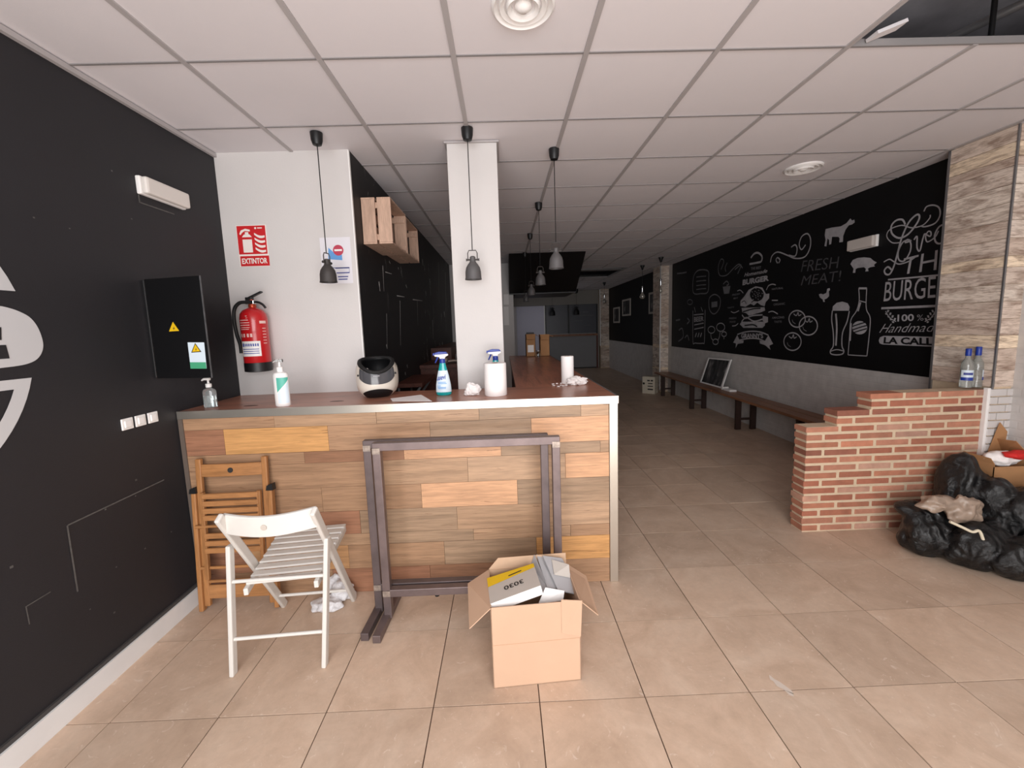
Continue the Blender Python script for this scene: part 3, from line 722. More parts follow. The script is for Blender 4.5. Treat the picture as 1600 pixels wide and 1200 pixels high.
obj('side_cover', hpatch(58, 100, lambda a: WT+.03, lambda a: rim(a)-.025, .005, 10, 6), MT['helmet'], hm, smooth=True)
obj('side_seam', hpatch(101, 175, WT+.02, lambda a: rim(a)-.01, .003, 10, 6), MT['black'], hm, smooth=True)
for az in (-58, 58): obj('screw', B().lathe(hp(az, WT+.15, .002), [(.006, -.006), (.007, 0), (.005, .006)], 8), MT['black'], hm)
obj('strap', B().tube(smoothline([hp(-38, WT+.19, -.03), hp(-30, WT+.175, -.04), hp(-24, WT+.15, -.05)], 5), [.007]*11, 6), MT['white'], hm, smooth=True)
obj('buckle', B().box(*[v for ax in range(3) for v in (hp(14, WT+.172, -.022)[ax]-.004, hp(14, WT+.172, -.022)[ax]+.004)]), MT['white'], hm)
# --- sheet of paper
tag(obj('paper_sheet', B().prism([at_z(613, 627, WT), at_z(675, 627, WT), at_z(658, 617, WT), at_z(610, 623, WT)], (0, 0, .0015)), MT['paper'], loc=tuple(at_z(640, 624, WT)), color=None), 'sheet of white paper lying on the bar beside the helmet', 'paper')
# --- spray bottles
def spray(p, label, group):
    s = thing('spray_bottle', label, 'bottle', tuple(p), group)
    sx, sy = 1, .62
    obj('bottle', B().lathe(p, [(.040, 0), (.048, .006), (.050, .03), (.047, .07), (.036, .13), (.022, .19), (.019, .205), (.017, .215)], 28, sx, sy), MT['teal'], s, smooth=True)
    lab = [(.0502, .022), (.0474, .07), (.0366, .13), (.0295, .16)]
    b = B(); n = 14
    for r, z in lab:
        for k in range(n+1):
            a = math.radians(-78+156*k/n); b.v.append((p.x+r*1.01*math.sin(a), p.y-r*1.03*sy*math.cos(a), p.z+z))
    for i in range(3):
        for k in range(n): o = i*(n+1)+k; b.f.append((o, o+1, o+n+2, o+n+1))
    lb = obj('label', b, MT['label'], s, smooth=True)
    yy = p.y-.0345
    obj('brand_lettering', text_on(B(), 'asevi', [(p.x-.036, yy+.004, p.z+.098), (p.x+.022, yy+.004, p.z+.106), (p.x+.019, yy+.0065, p.z+.136), (p.x-.030, yy+.0065, p.z+.130)], .02, .25), MT['blue'], lb)
    b = B()
    for zz, a0, a1 in ((.085, -.03, .02), (.076, -.03, .024), (.062, -.034, -.014), (.052, -.034, .02), (.045, -.03, .018)): b.box(p.x+a0, p.x+a1, yy+.0005, yy+.0025, p.z+zz, p.z+zz+.0035)
    obj('print_lines', b, MT['ltblue'], lb)
    obj('collar', B().lathe(p, [(.018, .208), (.019, .212), (.018, .232), (.014, .236)], 16), MT['blue'], s, smooth=True)
    hd_ = obj('trigger_head', B().prism([(p.x-.05, p.y-.011, p.z+.262), (p.x-.046, p.y-.011, p.z+.25), (p.x-.018, p.y-.011, p.z+.246), (p.x-.014, p.y-.011, p.z+.234), (p.x+.016, p.y-.011, p.z+.234), (p.x+.02, p.y-.011, p.z+.246), (p.x+.040, p.y-.011, p.z+.256), (p.x+.036, p.y-.011, p.z+.266)], (0, .022, 0)), MT['white'], s, bevel=.003)
    obj('head_cap', B().prism([(p.x-.05, p.y-.012, p.z+.262), (p.x+.038, p.y-.012, p.z+.265), (p.x+.026, p.y-.012, p.z+.279), (p.x-.02, p.y-.012, p.z+.281), (p.x-.046, p.y-.012, p.z+.274)], (0, .024, 0)), MT['blue'], s, bevel=.003)
    obj('nozzle', B().box(p.x-.058, p.x-.048, p.y-.008, p.y+.008, p.z+.256, p.z+.272), MT['blue'], s, bevel=.002)
    obj('trigger', B().tube([(p.x-.026, p.y, p.z+.25), (p.x-.036, p.y, p.z+.23), (p.x-.046, p.y, p.z+.21)], [.006, .005, .004], 8), MT['blue'], s, smooth=True)
spray(at_z(694, 617, WT), 'teal and blue trigger spray bottle standing alone in front of the dark gap', 'spray cleaner bottles')
spray(at_z(776, 611, WT), 'trigger spray bottle hidden behind the thick paper roll, blue head showing', 'spray cleaner bottles')
# --- tissues and rolls
p = at_z(739, 617, WT); b = B(); blob(b, p+V((0, 0, .03)), (.050, .035, .045), 11, .28, 1.6, 4, WT+.0005, .22)
tag(obj('crumpled_tissue', b, MT['tissue'], loc=tuple(p), smooth=True), 'crumpled white tissue on the bar before the column', 'tissue', 'crumpled tissues on the bar')
p = at_z(897, 601, WT); b = B(); blob(b, p+V((.02, 0, .02)), (.070, .045, .035), 17, .35, 1.7, 4, WT+.0005, .25)
tag(obj('crumpled_tissue', b, MT['tissue'], loc=tuple(p), smooth=True), 'crumpled white tissue at the foot of the slim paper roll', 'tissue', 'crumpled tissues on the bar')
p = at_z(873, 602, WT); b = B()
for k in range(9): blob(b, p+V((random.uniform(-.05, .05), random.uniform(-.08, .08), .003)), (.012, .012, .004), 60+k, .4, 2, 1, WT+.0004)
tag(obj('tissue_scraps', b, MT['tissue'], loc=tuple(p)), 'torn scraps of white tissue scattered on the bar by the slim roll', 'scraps', kind='stuff')
def roll(p, r, h, label):
    s = thing('paper_roll', label, 'paper roll', tuple(p), 'kitchen paper rolls on the bar')
    b = B().lathe(p, [(.02, 0), (r-.003, 0), (r, .004), (r, h-.004), (r-.003, h), (.021, h)], 36, cap0=False, cap1=False)
    obj('paper', b, MT['paper'], s, smooth=True)
    obj('core', B().lathe(p, [(.021, .001), (.021, h-.001), (.018, h-.001), (.018, .001)], 20, cap0=False, cap1=False), MT['carton_dark'], s, smooth=True)
    return s
roll(at_z(775, 617, WT), .070, .203, 'thick white paper roll standing on the bar in front of the column')
roll(at_z(887, 599, WT), .045, .20, 'slim white paper roll standing where the bar turns back')
# --- cartons at the far end of the bar
def carton(x0, x1, y0, y1, h, label, mat):
    s = thing('small_carton', label, 'box', ((x0+x1)/2, (y0+y1)/2, WT), 'cartons on the far end of the bar')
    b = B().box(x0, x1, y0, y1, WT, WT+.004).box(x0, x1, y0, y0+.004, WT, WT+h).box(x0, x1, y1-.004, y1, WT, WT+h).box(x0, x0+.004, y0, y1, WT, WT+h).box(x1-.004, x1, y0, y1, WT, WT+h)
    obj('carton_body', b, mat, s)
    obj('flap', B().slab([(x0, y0, WT+h), (x1, y0, WT+h), (x1-.01, y0-.05, WT+h-.07), (x0+.01, y0-.05, WT+h-.07)], .004), mat, s)
    obj('flap', B().slab([(x1, y1, WT+h), (x1, y0, WT+h), (x1+.055, y0+.02, WT+h-.03), (x1+.055, y1-.02, WT+h-.03)], .004), mat, s)
    return s
c1 = carton(.315, .445, 5.72, 5.92, .31, 'open brown carton with a white label, left one on the far bar end', MT['carton_dark'])
obj('label', B().box(.335, .42, 5.715, 5.72, WT+.06, WT+.16), MT['white'], c1); obj('dark_contents', B().box(.33, .43, 5.74, 5.90, WT+.004, WT+.335), MT['ink'], c1)
c2 = carton(.512, .642, 5.72, 5.92, .30, 'plain brown carton, right one on the far bar end', MT['carton_dark'])
s = thing('glass_jar', 'small glass jar in front of the cartons on the far bar end', 'jar', (.47, 5.62, WT))
obj('jar_body', B().lathe((.47, 5.62, WT), [(.03, 0), (.033, .01), (.033, .06), (.026, .075)], 16), MT['glass'], s, smooth=True); obj('jar_lid', B().lathe((.47, 5.62, WT+.075), [(.028, 0), (.028, .015)], 16), MT['galv'], s, smooth=True)

# ================================================================== BACK SHELF AND WORK SURFACE BEHIND THE BAR
s = thing('wall_shelf', 'dark reddish wooden shelf on the scratched black wall behind the helmet', 'shelf', (-.88, 4.0, 1.05))
obj('shelf_board', B().box(-1.0, -.76, 3.72, 4.45, 1.065, 1.10), MT['darkred'], s)
for y in (3.80, 4.3): obj('bracket', B().beam((-.99, y, .78), (-.78, y, 1.07), .02, .02).box(-1.0, -.985, y-.01, y+.01, .75, 1.065), MT['galv'], s)
s = thing('back_bar_unit', 'dark wooden back bar unit along the black wall behind the column', 'cabinet', (-.75, 6.2, 0))
obj('carcass', B().box(-.998, -.52, 4.85, 7.9, 0, 1.13), MT['darkred'], s); obj('top_board', B().box(-.998, -.48, 4.80, 7.95, 1.13, 1.17), MT['darkred'], s)
obj('raised_shelf', B().box(-.998, -.72, 5.6, 7.95, 1.17, 1.33), MT['darkred'], s)
p = V((-.62, 4.95, 1.171))
s = thing('tap_tool', 'small pale metal tap tool lying on the back bar unit', 'tool', tuple(p))
obj('tool_body', B().tube([p+V((-.09, 0, .02)), p+V((.0, .02, .03)), p+V((.09, .03, .02))], [.018, .02, .014], 10), MT['weld'], s, smooth=True)
obj('tool_head', B().lathe(p+V((-.09, 0, .03)), [(.022, -.03), (.034, -.01), (.034, .02), (.02, .04)], 12), MT['weld'], s, smooth=True)
obj('tool_pin', B().tube([p+V((.03, .02, .03)), p+V((.035, .02, .11))], .006, 8), MT['galv'], s, smooth=True)

# ================================================================== WOODEN CRATES HANGING ON THE BLACK WALL
def crate(y0, dx, z0, h, ln, label):
    c = thing('wooden_crate', label, 'crate', (-.995, y0+ln/2, z0), 'pine crates on the black wall')
    x0, x1 = -.997, -.997+dx; wd = (dx-.016)/2
    for yy in (y0, y0+ln-.014):
        for k in range(2): obj('end_board', B().box(x0+k*(wd+.016), x0+k*(wd+.016)+wd, yy, yy+.014, z0+.012, z0+h), MT['pine'], c, bevel=.002)
        for zz in (z0+.03, z0+h-.06): obj('end_batten', B().box(x0+.005, x1-.005, yy+.014 if yy == y0 else yy-.012, yy+.026 if yy == y0 else yy, zz, zz+.04), MT['pine'], c)
    for k in range(2): obj('bottom_board', B().box(x0+k*(wd+.016), x0+k*(wd+.016)+wd, y0, y0+ln, z0, z0+.011), MT['pine'], c, color=None)
    for k in range(3): obj('back_board', B().box(x0, x0+.010, y0+.014, y0+ln-.014, z0+.03+k*(h-.03)/3, z0+.03+k*(h-.03)/3+.07), MT['pine'], c)
    for k in range(2): obj('top_board', B().box(x0+k*(wd+.016), x0+k*(wd+.016)+wd, y0+.0, y0+ln, z0+h, z0+h+.011), MT['pine'], c)
crate(3.10, .212, 2.222, .315, .48, 'nearer pale pine crate mounted high on the black wall')
crate(3.68, .192, 2.243, .305, .48, 'farther pale pine crate mounted behind the first on the black wall')

# ================================================================== LEFT WALL
# painted burger emblem
def lw(y, z, off=.002): return (LX+off, y, z)
YC, ZC, RR = 1.08, 1.61, .606
def arc(r, a0, a1, n=28): return [(YC+r*math.sin(math.radians(a0+(a1-a0)*k/n)), ZC+r*math.cos(math.radians(a0+(a1-a0)*k/n))) for k in range(n+1)]
a_ = math.degrees(math.acos(.178/RR)); dome = arc(RR, -a_, a_)
obj('painted_bun', B().add([lw(*p) for p in dome], [tuple(range(len(dome)))]), MT['logo'], wl)
mid = [(.46, 1.72), (1.58, 1.7282), (1.61, 1.7265), (1.655, 1.712), (1.695, 1.685), (1.718, 1.638), (1.724, 1.573), (1.70, 1.525), (1.652, 1.502), (1.568, 1.495), (.46, 1.50), (.44, 1.56), (.44, 1.66), (.46, 1.72)]
mid = [mid[0], mid[1]] + [(p.x, p.y) for p in smoothline(mid[1:10], 6)] + mid[10:]
obj('painted_band', B().add([lw(*p) for p in mid[1:]], [tuple(range(len(mid)-1))]), MT['logo'], wl)
lb = B()
for quad in ([(1.50, 1.655), (1.592, 1.648), (1.586, 1.60), (1.50, 1.60)], [(1.50, 1.581), (1.597, 1.581), (1.601, 1.529), (1.50, 1.529)]): lb.add([lw(y, z, .0035) for y, z in quad], [(0, 1, 2, 3)])
obj('painted_letter', lb, MT['black_wall'], wl)
b_o = math.degrees(math.acos(-.163/RR)); b_i = math.degrees(math.acos(-.201/.556))
o_ = arc(RR, b_o, 360-b_o, 36); i_ = arc(.556, b_i, 360-b_i, 36); n = len(o_)
ring = B().add([lw(*p) for p in o_+i_], [(k, k+1, n+k+1, n+k) for k in range(n-1)]+[(0, n, 2*n-1, n-1)])
obj('painted_lower_bun', ring, MT['logo'], wl)
# scratches and old tape marks
def mark(b, y0, z0, y1, z1, wd):
    d = V((y1-y0, z1-z0)); nn = V((-d.y, d.x)).normalized()*wd/2
    b.add([lw(y0+nn.x, z0+nn.y, .0025), lw(y1+nn.x, z1+nn.y, .0025), lw(y1-nn.x, z1-nn.y, .0025), lw(y0-nn.x, z0-nn.y, .0025)], [(0, 1, 2, 3)])
sm = plain('scuff', (92, 90, 88), .7, var=.4, vscale=40)
b = B(); mark(b, 1.702, .803, 2.205, .812, .006); mark(b, 1.70, .803, 1.697, .50, .007); mark(b, 1.512, .565, 1.60, .567, .004); mark(b, 1.512, .567, 1.513, .49, .004)
obj('tape_marks', b, sm, wl)
b = B()
for x, y in ((17, 886), (164, 796), (211, 775), (226, 857), (181, 886), (140, 952), (178, 957), (267, 831), (212, 750), (52, 340), (108, 357), (205, 342), (174, 267)):
    p = at_x(x, y, LX); r = random.uniform(.003, .006); mark(b, p.y-r, p.z, p.y+r, p.z, r*1.6)
obj('chips', b, sm, wl)
b = B()
for x0, y0, x1, y1, wd in ((604, 490, 605, 540, .012), (625, 470, 626, 540, .018), (652, 470, 653, 508, .012), (696, 425, 697, 520, .016), (598, 415, 600, 455, .02), (592, 440, 594, 455, .03), (676, 500, 677, 530, .03), (694, 487, 695, 496, .07), (604, 538, 605, 545, .035), (691, 535, 692, 541, .06), (608, 408, 610, 412, .02), (622, 418, 623, 421, .02), (660, 405, 661, 415, .03), (602, 425, 612, 428, .01), (645, 468, 660, 470, .012), (620, 462, 632, 464, .012), (634, 445, 636, 450, .02), (665, 455, 666, 462, .02), (685, 410, 686, 470, .012), (636, 570, 637, 575, .03), (633, 582, 634, 586, .03)):
    p, q = at_x(x0, y0, -.998), at_x(x1, y1, -.998); d = V((q.y-p.y, q.z-p.z)); nn = V((-d.y, d.x)).normalized()*wd/2
    b.add([(-.998, p.y+nn.x, p.z+nn.y), (-.998, q.y+nn.x*.4, q.z+nn.y*.4), (-.998, q.y-nn.x*.4, q.z-nn.y*.4), (-.998, p.y-nn.x, p.z-nn.y)], [(0, 1, 2, 3)])
obj('paint_scrapes', b, plain('bare_plaster', (186, 184, 182), .7, var=.5, vscale=30), wbk)
# emergency light
s = thing('emergency_light', 'white emergency light unit high on the left black wall', 'light', (LX, 2.45, 2.345), 'wall emergency lights')
obj('body', B().box(LX, LX+.025, 2.28, 2.59, 2.346, 2.440), MT['white'], s, bevel=.006)
obj('diffuser', B().box(LX+.024, LX+.058, 2.284, 2.586, 2.349, 2.437), plain('diffuser', (226, 220, 214), .4), s, bevel=.012)
obj('outline_mark', B().box(LX, LX+.002, 2.29, 2.52, 2.302, 2.308).box(LX, LX+.002, 2.288, 2.294, 2.302, 2.345), sm, s)
# switches
for k, (y0, y1) in enumerate(((2.006, 2.068), (2.082, 2.142), (2.157, 2.217))):
    s = thing('light_switch', ['white square light switch nearest the street, first of three', 'middle white square light switch of the row of three', 'white square light switch nearest the bar, last of three'][k], 'switch', (LX, (y0+y1)/2, 1.138), 'light switches on the black wall')
    obj('plate', B().box(LX, LX+.008, y0, y1, 1.139, 1.196), MT['white'], s, bevel=.003)
    obj('rocker', B().box(LX+.007, LX+.013, y0+.012, y1-.012, 1.15, 1.185), MT['white'], s, bevel=.003)
# electric cabinet with its door standing open
s = thing('electric_cabinet', 'black electric cabinet on the left wall, door open with yellow warning stickers', 'cabinet', (LX, 2.4, 1.36))
obj('cabinet_body', B().box(LX, LX+.012, 2.235, 2.62, 1.375, 1.895), MT['black'], s, bevel=.002)
h0, h1 = V((LX+.018, 2.232, 0)), V((-1.535, 2.155, 0))
q = [V((h0.x, h0.y, 1.372)), V((h1.x, h1.y, 1.372)), V((h1.x, h1.y, 1.898)), V((h0.x, h0.y, 1.898))]
dbody = obj('cabinet_door', B().slab(q, .005), plain('door_black', (13, 13, 15), .35), s, bevel=.001)
dn = (q[1]-q[0]).cross(q[3]-q[0]).normalized()
dq = lambda x, y: at_p(x, y, q[0]+dn*.0015, dn)
obj('door_edge', B().beam(V((h1.x+.001, h1.y-.001, 1.372)), V((h1.x+.001, h1.y-.001, 1.898)), .004, .006, dn), plain('lit_worn_edge', (84, 84, 86), .5, var=.5, vscale=30), s)  # pale colour paints in light on the door edge, along with peeling paint
def tri(c, r, up=dn*.0): return [dq(c[0]-r, c[1]+r*.75), dq(c[0]+r, c[1]+r*.62), dq(c[0]-r*.25, c[1]-r*1.15)]
def bolt(c, r): return [dq(c[0]+dx*r, c[1]+dy*r) for dx, dy in ((.1, -.6), (-.35, .15), (-.05, .1), (-.2, .6), (.3, -.1), (.0, -.05))]
st = obj('warning_sticker', poly(B(), tri((272, 512), 8)), MT['yellow'], s); obj('bolt_mark', poly(B(), bolt((272, 513), 5), dn*.001), MT['ink'], st)
ls = obj('warning_label', poly(B(), [dq(298, 576), dq(323, 576), dq(319, 535), dq(293, 535)]), MT['label'], s)
obj('green_strip', poly(B(), [dq(298, 576), dq(323, 576), dq(321.7, 566), dq(297, 566)], dn*.001), plain('strip_green', (70, 160, 120), .5), ls)
obj('triangle', poly(B(), tri((307, 545), 8), dn*.001), MT['ink'], ls); obj('triangle_face', poly(B(), tri((307, 545), 6.2), dn*.0018), MT['yellow'], ls); obj('bolt_mark', poly(B(), bolt((307, 546), 4), dn*.0025), MT['ink'], ls)

# ================================================================== ALCOVE WALL: sign, notice, extinguisher
AY = 2.93
def aw(x, y, off=.002): return at_y(x, y, AY-off)
s = thing('extinguisher_sign', 'red fire extinguisher sign reading EXTINTOR on the white wall', 'sign', tuple(aw(395, 385)))
def rbox(x0, x1, z0, z1, y0, y1, mat, name, par): return obj(name, B().box(x0, x1, y0, y1, z0, z1), mat, par, bevel=.006)
rbox(-1.803, -1.60, 2.058, 2.336, AY-.003, AY, MT['signwhite'], 'backing', s)
pl = obj('pictogram_plate', B().box(-1.798, -1.605, AY-.004, AY, 2.142, 2.331), MT['signred'], s)
tp = obj('text_plate', B().box(-1.794, -1.599, AY-.004, AY, 2.062, 2.130), MT['signred'], s)
def sz(u, v): return V((-1.798+.193*u, AY-.0052, 2.142+.189*v))
b = B(); poly(b, [sz(*p) for p in ((.17, .06), (.5, .06), (.5, .62), (.43, .70), (.24, .70), (.17, .62))]); poly(b, [sz(*p) for p in ((.28, .70), (.40, .70), (.40, .78), (.28, .78))])
poly(b, [sz(*p) for p in ((.08, .72), (.14, .84), (.30, .90), (.46, .86), (.46, .80), (.28, .82), (.18, .76), (.12, .68))])
obj('extinguisher_mark', b, MT['signwhite'], pl)
obj('mark_band', poly(B(), [sz(*p) + V((0, -.001, 0)) for p in ((.17, .52), (.5, .52), (.5, .60), (.17, .60))]), MT['signred'], pl)
b = B()
for k in range(4):
    z0 = .08+.17*k
    up_edge = [(.60+.06*t+.3*t, z0+.16-.10*t-.05*math.sin(PI*t)) for t in [i/6 for i in range(7)]]
    lo_edge = [(x, z_-.07-.02*math.sin(PI*i/6)) for i, (x, z_) in enumerate(up_edge)][::-1]
    poly(b, [sz(*p) for p in up_edge+lo_edge])
obj('flames_mark', b, MT['signwhite'], pl)
b = B(); pp = sz(.66, .91); b.lathe(pp, [(.007, 0), (.007, .001)], 12, M=Matrix.Rotation(PI/2, 3, 'X')); b.box(pp.x+.013, pp.x+.045, AY-.0053, AY-.005, pp.z-.003, pp.z+.004); obj('maker_mark', b, MT['signwhite'], pl)
obj('lettering', text_on(B(), 'EXTINTOR', [(-1.783, AY-.0052, 2.077), (-1.610, AY-.0052, 2.077), (-1.610, AY-.0052, 2.115), (-1.783, AY-.0052, 2.115)], .03, lift=.0005), MT['signwhite'], tp)

s = thing('paper_notice', 'printed white notice with a no-entry symbol taped on the white wall', 'notice', (-1.13, AY, 1.925))
obj('sheet', B().box(-1.243, -1.035, AY-.002, AY, 1.925, 2.238), plain('notice_paper', (222, 220, 226), .6), s)
nz_ = lambda x, y: aw(x, y, .003)
obj('blue_print', poly(B(), [nz_(513, 405), nz_(535, 406.5), nz_(534, 396), nz_(521, 394), nz_(513, 387)]), MT['ltblue'], s)
c0 = nz_(528.5, 391); rd = obj('no_entry_disc', B().lathe(c0, [(.036, 0), (.036, .001)], 24, M=Matrix.Rotation(PI/2, 3, 'X')), plain('disc_red', (186, 60, 84), .5), s)
obj('no_entry_bar', B().box(c0.x-.026, c0.x+.026, c0.y-.003, c0.y-.0015, c0.z-.006, c0.z+.006), MT['white'], rd)
b = B()
for (xa, ya, xb, yb) in ((524, 419, 546, 418.5), (526, 426.5, 546, 426), (528, 432.5, 544, 432), (529, 436.5, 543, 436)):
    a, c = nz_(xa, ya), nz_(xb, yb); b.box(a.x, c.x, a.y-.0005, a.y+.0005, a.z-.0035, a.z+.0035)
obj('printed_lines', b, MT['signblue'], s)
a, c = nz_(520, 418.5), nz_(546.5, 426); b = B()
b.box(a.x, c.x, a.y-.0005, a.y, a.z-.0018, a.z+.0018); b.box(c.x-.002, c.x, a.y-.0005, a.y, c.z, a.z)
obj('printed_frame', b, MT['signblue'], s)

ec = V((-1.693, 2.835, 0))
s = thing('fire_extinguisher', 'red fire extinguisher with black hose hanging on the white wall', 'extinguisher', (ec.x, ec.y, 1.34))
obj('cylinder', B().lathe(ec, [(.080, 1.40), (.083, 1.404), (.083, 1.70), (.078, 1.73), (.06, 1.755), (.03, 1.77), (.02, 1.775)], 32), MT['red'], s, smooth=True)
obj('base_ring', B().lathe(ec, [(.066, 1.338), (.084, 1.343), (.0845, 1.402), (.07, 1.405)], 32), MT['black'], s, smooth=True)
obj('neck', B().lathe(ec, [(.022, 1.77), (.024, 1.775), (.024, 1.79), (.018, 1.80), (.018, 1.825)], 16), plain('neck', (176, 70, 44), .35, .6), s, smooth=True)
obj('valve', B().box(ec.x-.035, ec.x+.022, ec.y-.02, ec.y+.02, 1.795, 1.822), MT['chrome'], s, bevel=.004)
obj('lever', B().slab([(ec.x-.03, ec.y-.016, 1.826), (ec.x-.03, ec.y+.016, 1.826), (ec.x+.075, ec.y+.014, 1.872), (ec.x+.075, ec.y-.014, 1.872)], .010).box(ec.x-.034, ec.x+.006, ec.y-.017, ec.y+.017, 1.812, 1.842), MT['black'], s, bevel=.002)
obj('carrying_handle', B().tube(smoothline([(ec.x, ec.y, 1.81), (ec.x+.04, ec.y, 1.808), (ec.x+.07, ec.y, 1.792), (ec.x+.088, ec.y, 1.768)], 4), .008, 8), MT['black'], s, smooth=True)
hs = smoothline([(ec.x-.03, ec.y-.01, 1.81), (ec.x-.075, ec.y-.015, 1.805), (ec.x-.112, ec.y-.015, 1.765), (ec.x-.122, ec.y-.015, 1.69), (ec.x-.112, ec.y-.02, 1.60), (ec.x-.09, ec.y-.03, 1.53), (ec.x-.082, ec.y-.04, 1.47)], 6)
obj('hose', B().tube(hs, .0115, 10), MT['rubber'], s, smooth=True)
obj('wall_bracket', B().box(ec.x-.03, ec.x+.03, ec.y+.075, AY, 1.62, 1.70), MT['black'], s)
E3 = (ec.x, ec.y, 0)
obj('white_label', cyl_patch(E3, .0838, -44, 48, 1.447, 1.548, 14), MT['white'], s, smooth=True)
b = B()
for z0, z1, a0, a1 in ((1.685, 1.69, -58, -12), (1.668, 1.673, -60, -8), (1.652, 1.657, -60, -8), (1.637, 1.641, -60, -8), (1.625, 1.629, -58, -12), (1.664, 1.682, 32, 64), (1.70, 1.703, -22, -14), (1.712, 1.716, -24, -16)): q_ = cyl_patch(E3, .0838, a0+20, a1+20, z0, z1, 6); b.add(q_.v, q_.f)
for a0 in (-58, -42, -24, -10):
    q_ = cyl_patch(E3, .0838, a0+20, a0+29, 1.575, 1.598, 3); b.add(q_.v, q_.f)
for k in range(6):
    q_ = cyl_patch(E3, .0838, 62, 80, 1.63-.02*k, 1.634-.02*k, 3); b.add(q_.v, q_.f)
tag(obj('printed_text', b, plain('label_text', (232, 196, 190), .5), s, smooth=True), kind='stuff')
b = B(); q_ = cyl_patch(E3, .0842, -36, -24, 1.512, 1.535, 3); b.add(q_.v, q_.f)
for k in range(7): q_ = cyl_patch(E3, .0842, -20+9*k, -14+9*k, 1.514, 1.532, 2); b.add(q_.v, q_.f)
for zz in (1.492, 1.478, 1.464): q_ = cyl_patch(E3, .0842, -36, 40, zz, zz+.005, 8); b.add(q_.v, q_.f)
obj('blue_print', b, plain('label_blue', (70, 84, 160), .5), s, smooth=True)

# ================================================================== PENDANT LAMPS
def pendant(x, y, zb, mat, label, yoke_rot=0.0, zc=CH, small=1.0, group='metal bell pendant lamps over the bar'):
    s = thing('pendant_lamp', label, 'lamp', (x, y, zb), group); k = small; c = V((x, y, zb)); M = Matrix.Rotation(yoke_rot, 3, 'Z')
    obj('canopy', B().lathe((x, y, zc), [(.012, -.076*k), (.026*k, -.07*k), (.034*k, -.045*k), (.037*k, -.003), (.037*k, 0)], 20), MT['black'], s, smooth=True)
    top = zb+.185*k
    obj('cord', B().tube([(x, y, zc-.07), (x, y, (zc+top)/2), (x, y, top)], .0032, 6), MT['black'], s, smooth=True)
    pr_ = [(.054, 0), (.051, .012), (.0495, .05), (.044, .075), (.032, .095), (.021, .108), (.018, .118), (.018, .140), (.012, .146)]
    inn = [(.012, .13), (.02, .104), (.040, .074), (.047, .048), (.0505, .002)]
    obj('shade', B().lathe(c, [(r*k, z*k) for r, z in inn+pr_], 28, cap0=True, cap1=True), mat, s, smooth=True)
    yk = B().tube([c+M @ V((dx*k, 0, dz*k)) for dx, dz in ((-.030, .118), (-.030, .165), (-.022, .182), (.022, .182), (.030, .165), (.030, .118))], .0032*k, 6)
    obj('yoke', yk, MT['lampdark'], s, smooth=True)
    for sg in (-1, 1):
        b = B().tube([c+M @ V((sg*.018*k, 0, .124*k)), c+M @ V((sg*.037*k, 0, .124*k))], .0055*k, 8).tube([c+M @ V((sg*.037*k, 0, .124*k)), c+M @ V((sg*.042*k, 0, .124*k))], .0085*k, 8)
        obj('knob', b, MT['lampdark'], s)
    obj('bulb', B().lathe(c+V((0, 0, .03*k)), [(.002, -.012), (.02*k, 0), (.024*k, .02), (.014*k, .055)], 14), MT['white'], s, smooth=True)
    return s
pendant(-1.102, 2.68, 1.905, MT['lampdark'], 'dark grey bell pendant lamp hanging before the printed notice', PI/2*.85)
pendant(-.178, 2.67, 1.893, MT['lamp'], 'grey bell pendant lamp hanging in front of the white column')
pendant(.398, 3.0, 1.99, MT['lamp'], 'first and largest grey bell pendant lamp over the return of the bar')
pendant(.398, 4.24, 2.0, MT['lamp'], 'second grey bell pendant lamp over the return of the bar')
pendant(.40, 5.59, 2.0, MT['lamp'], 'third grey bell pendant lamp over the return of the bar')
pendant(.405, 6.98, 2.0, MT['lamp'], 'last grey bell pendant lamp over the bar, against the black hood')
for x, lab in ((1.73, 'black pendant lamp in the far opening, next to the white door'), (2.57, 'black pendant lamp in the far opening, away from the white door')):
    pendant(x, 14.3, 1.93, MT['black'], lab, 0, CH, 1.9, 'black pendants at the far opening')
def bulb(x, y, zb, label, r=1.0):
    s = thing('bulb_pendant', label, 'lamp', (x, y, zb), 'bare bulb pendants along the right wall')
    obj('canopy', B().lathe((x, y, CH), [(.008, -.10), (.016, -.09), (.03, -.05), (.05, -.004), (.05, 0)], 20), MT['black'], s, smooth=True)
    obj('cord', B().tube([(x, y, CH-.11), (x, y, zb+.30)], .004, 6), MT['black'], s)
    obj('socket', B().lathe((x, y, zb), [(.018, .17), (.02, .18), (.02, .30), (.008, .31)], 14), MT['chrome'], s, smooth=True)
    obj('globe', B().lathe((x, y, zb+.085), [(q*r, z) for q, z in [(.004, -.055), (.03, -.05), (.05, -.028), (.057, 0), (.05, .03), (.03, .055), (.02, .09)]], 22), MT['bulbglass'], s, smooth=True)
bulb(3.046, 8.95, 2.06, 'bare chrome bulb pendant hanging nearer the dark upper wall panel')
bulb(3.05, 7.92, 2.10, 'bare tubular bulb pendant hanging in front of the middle boarded pillar', .42)
bulb(3.05, 12.3, 2.16, 'faint far bulb pendant beside the picture frames')

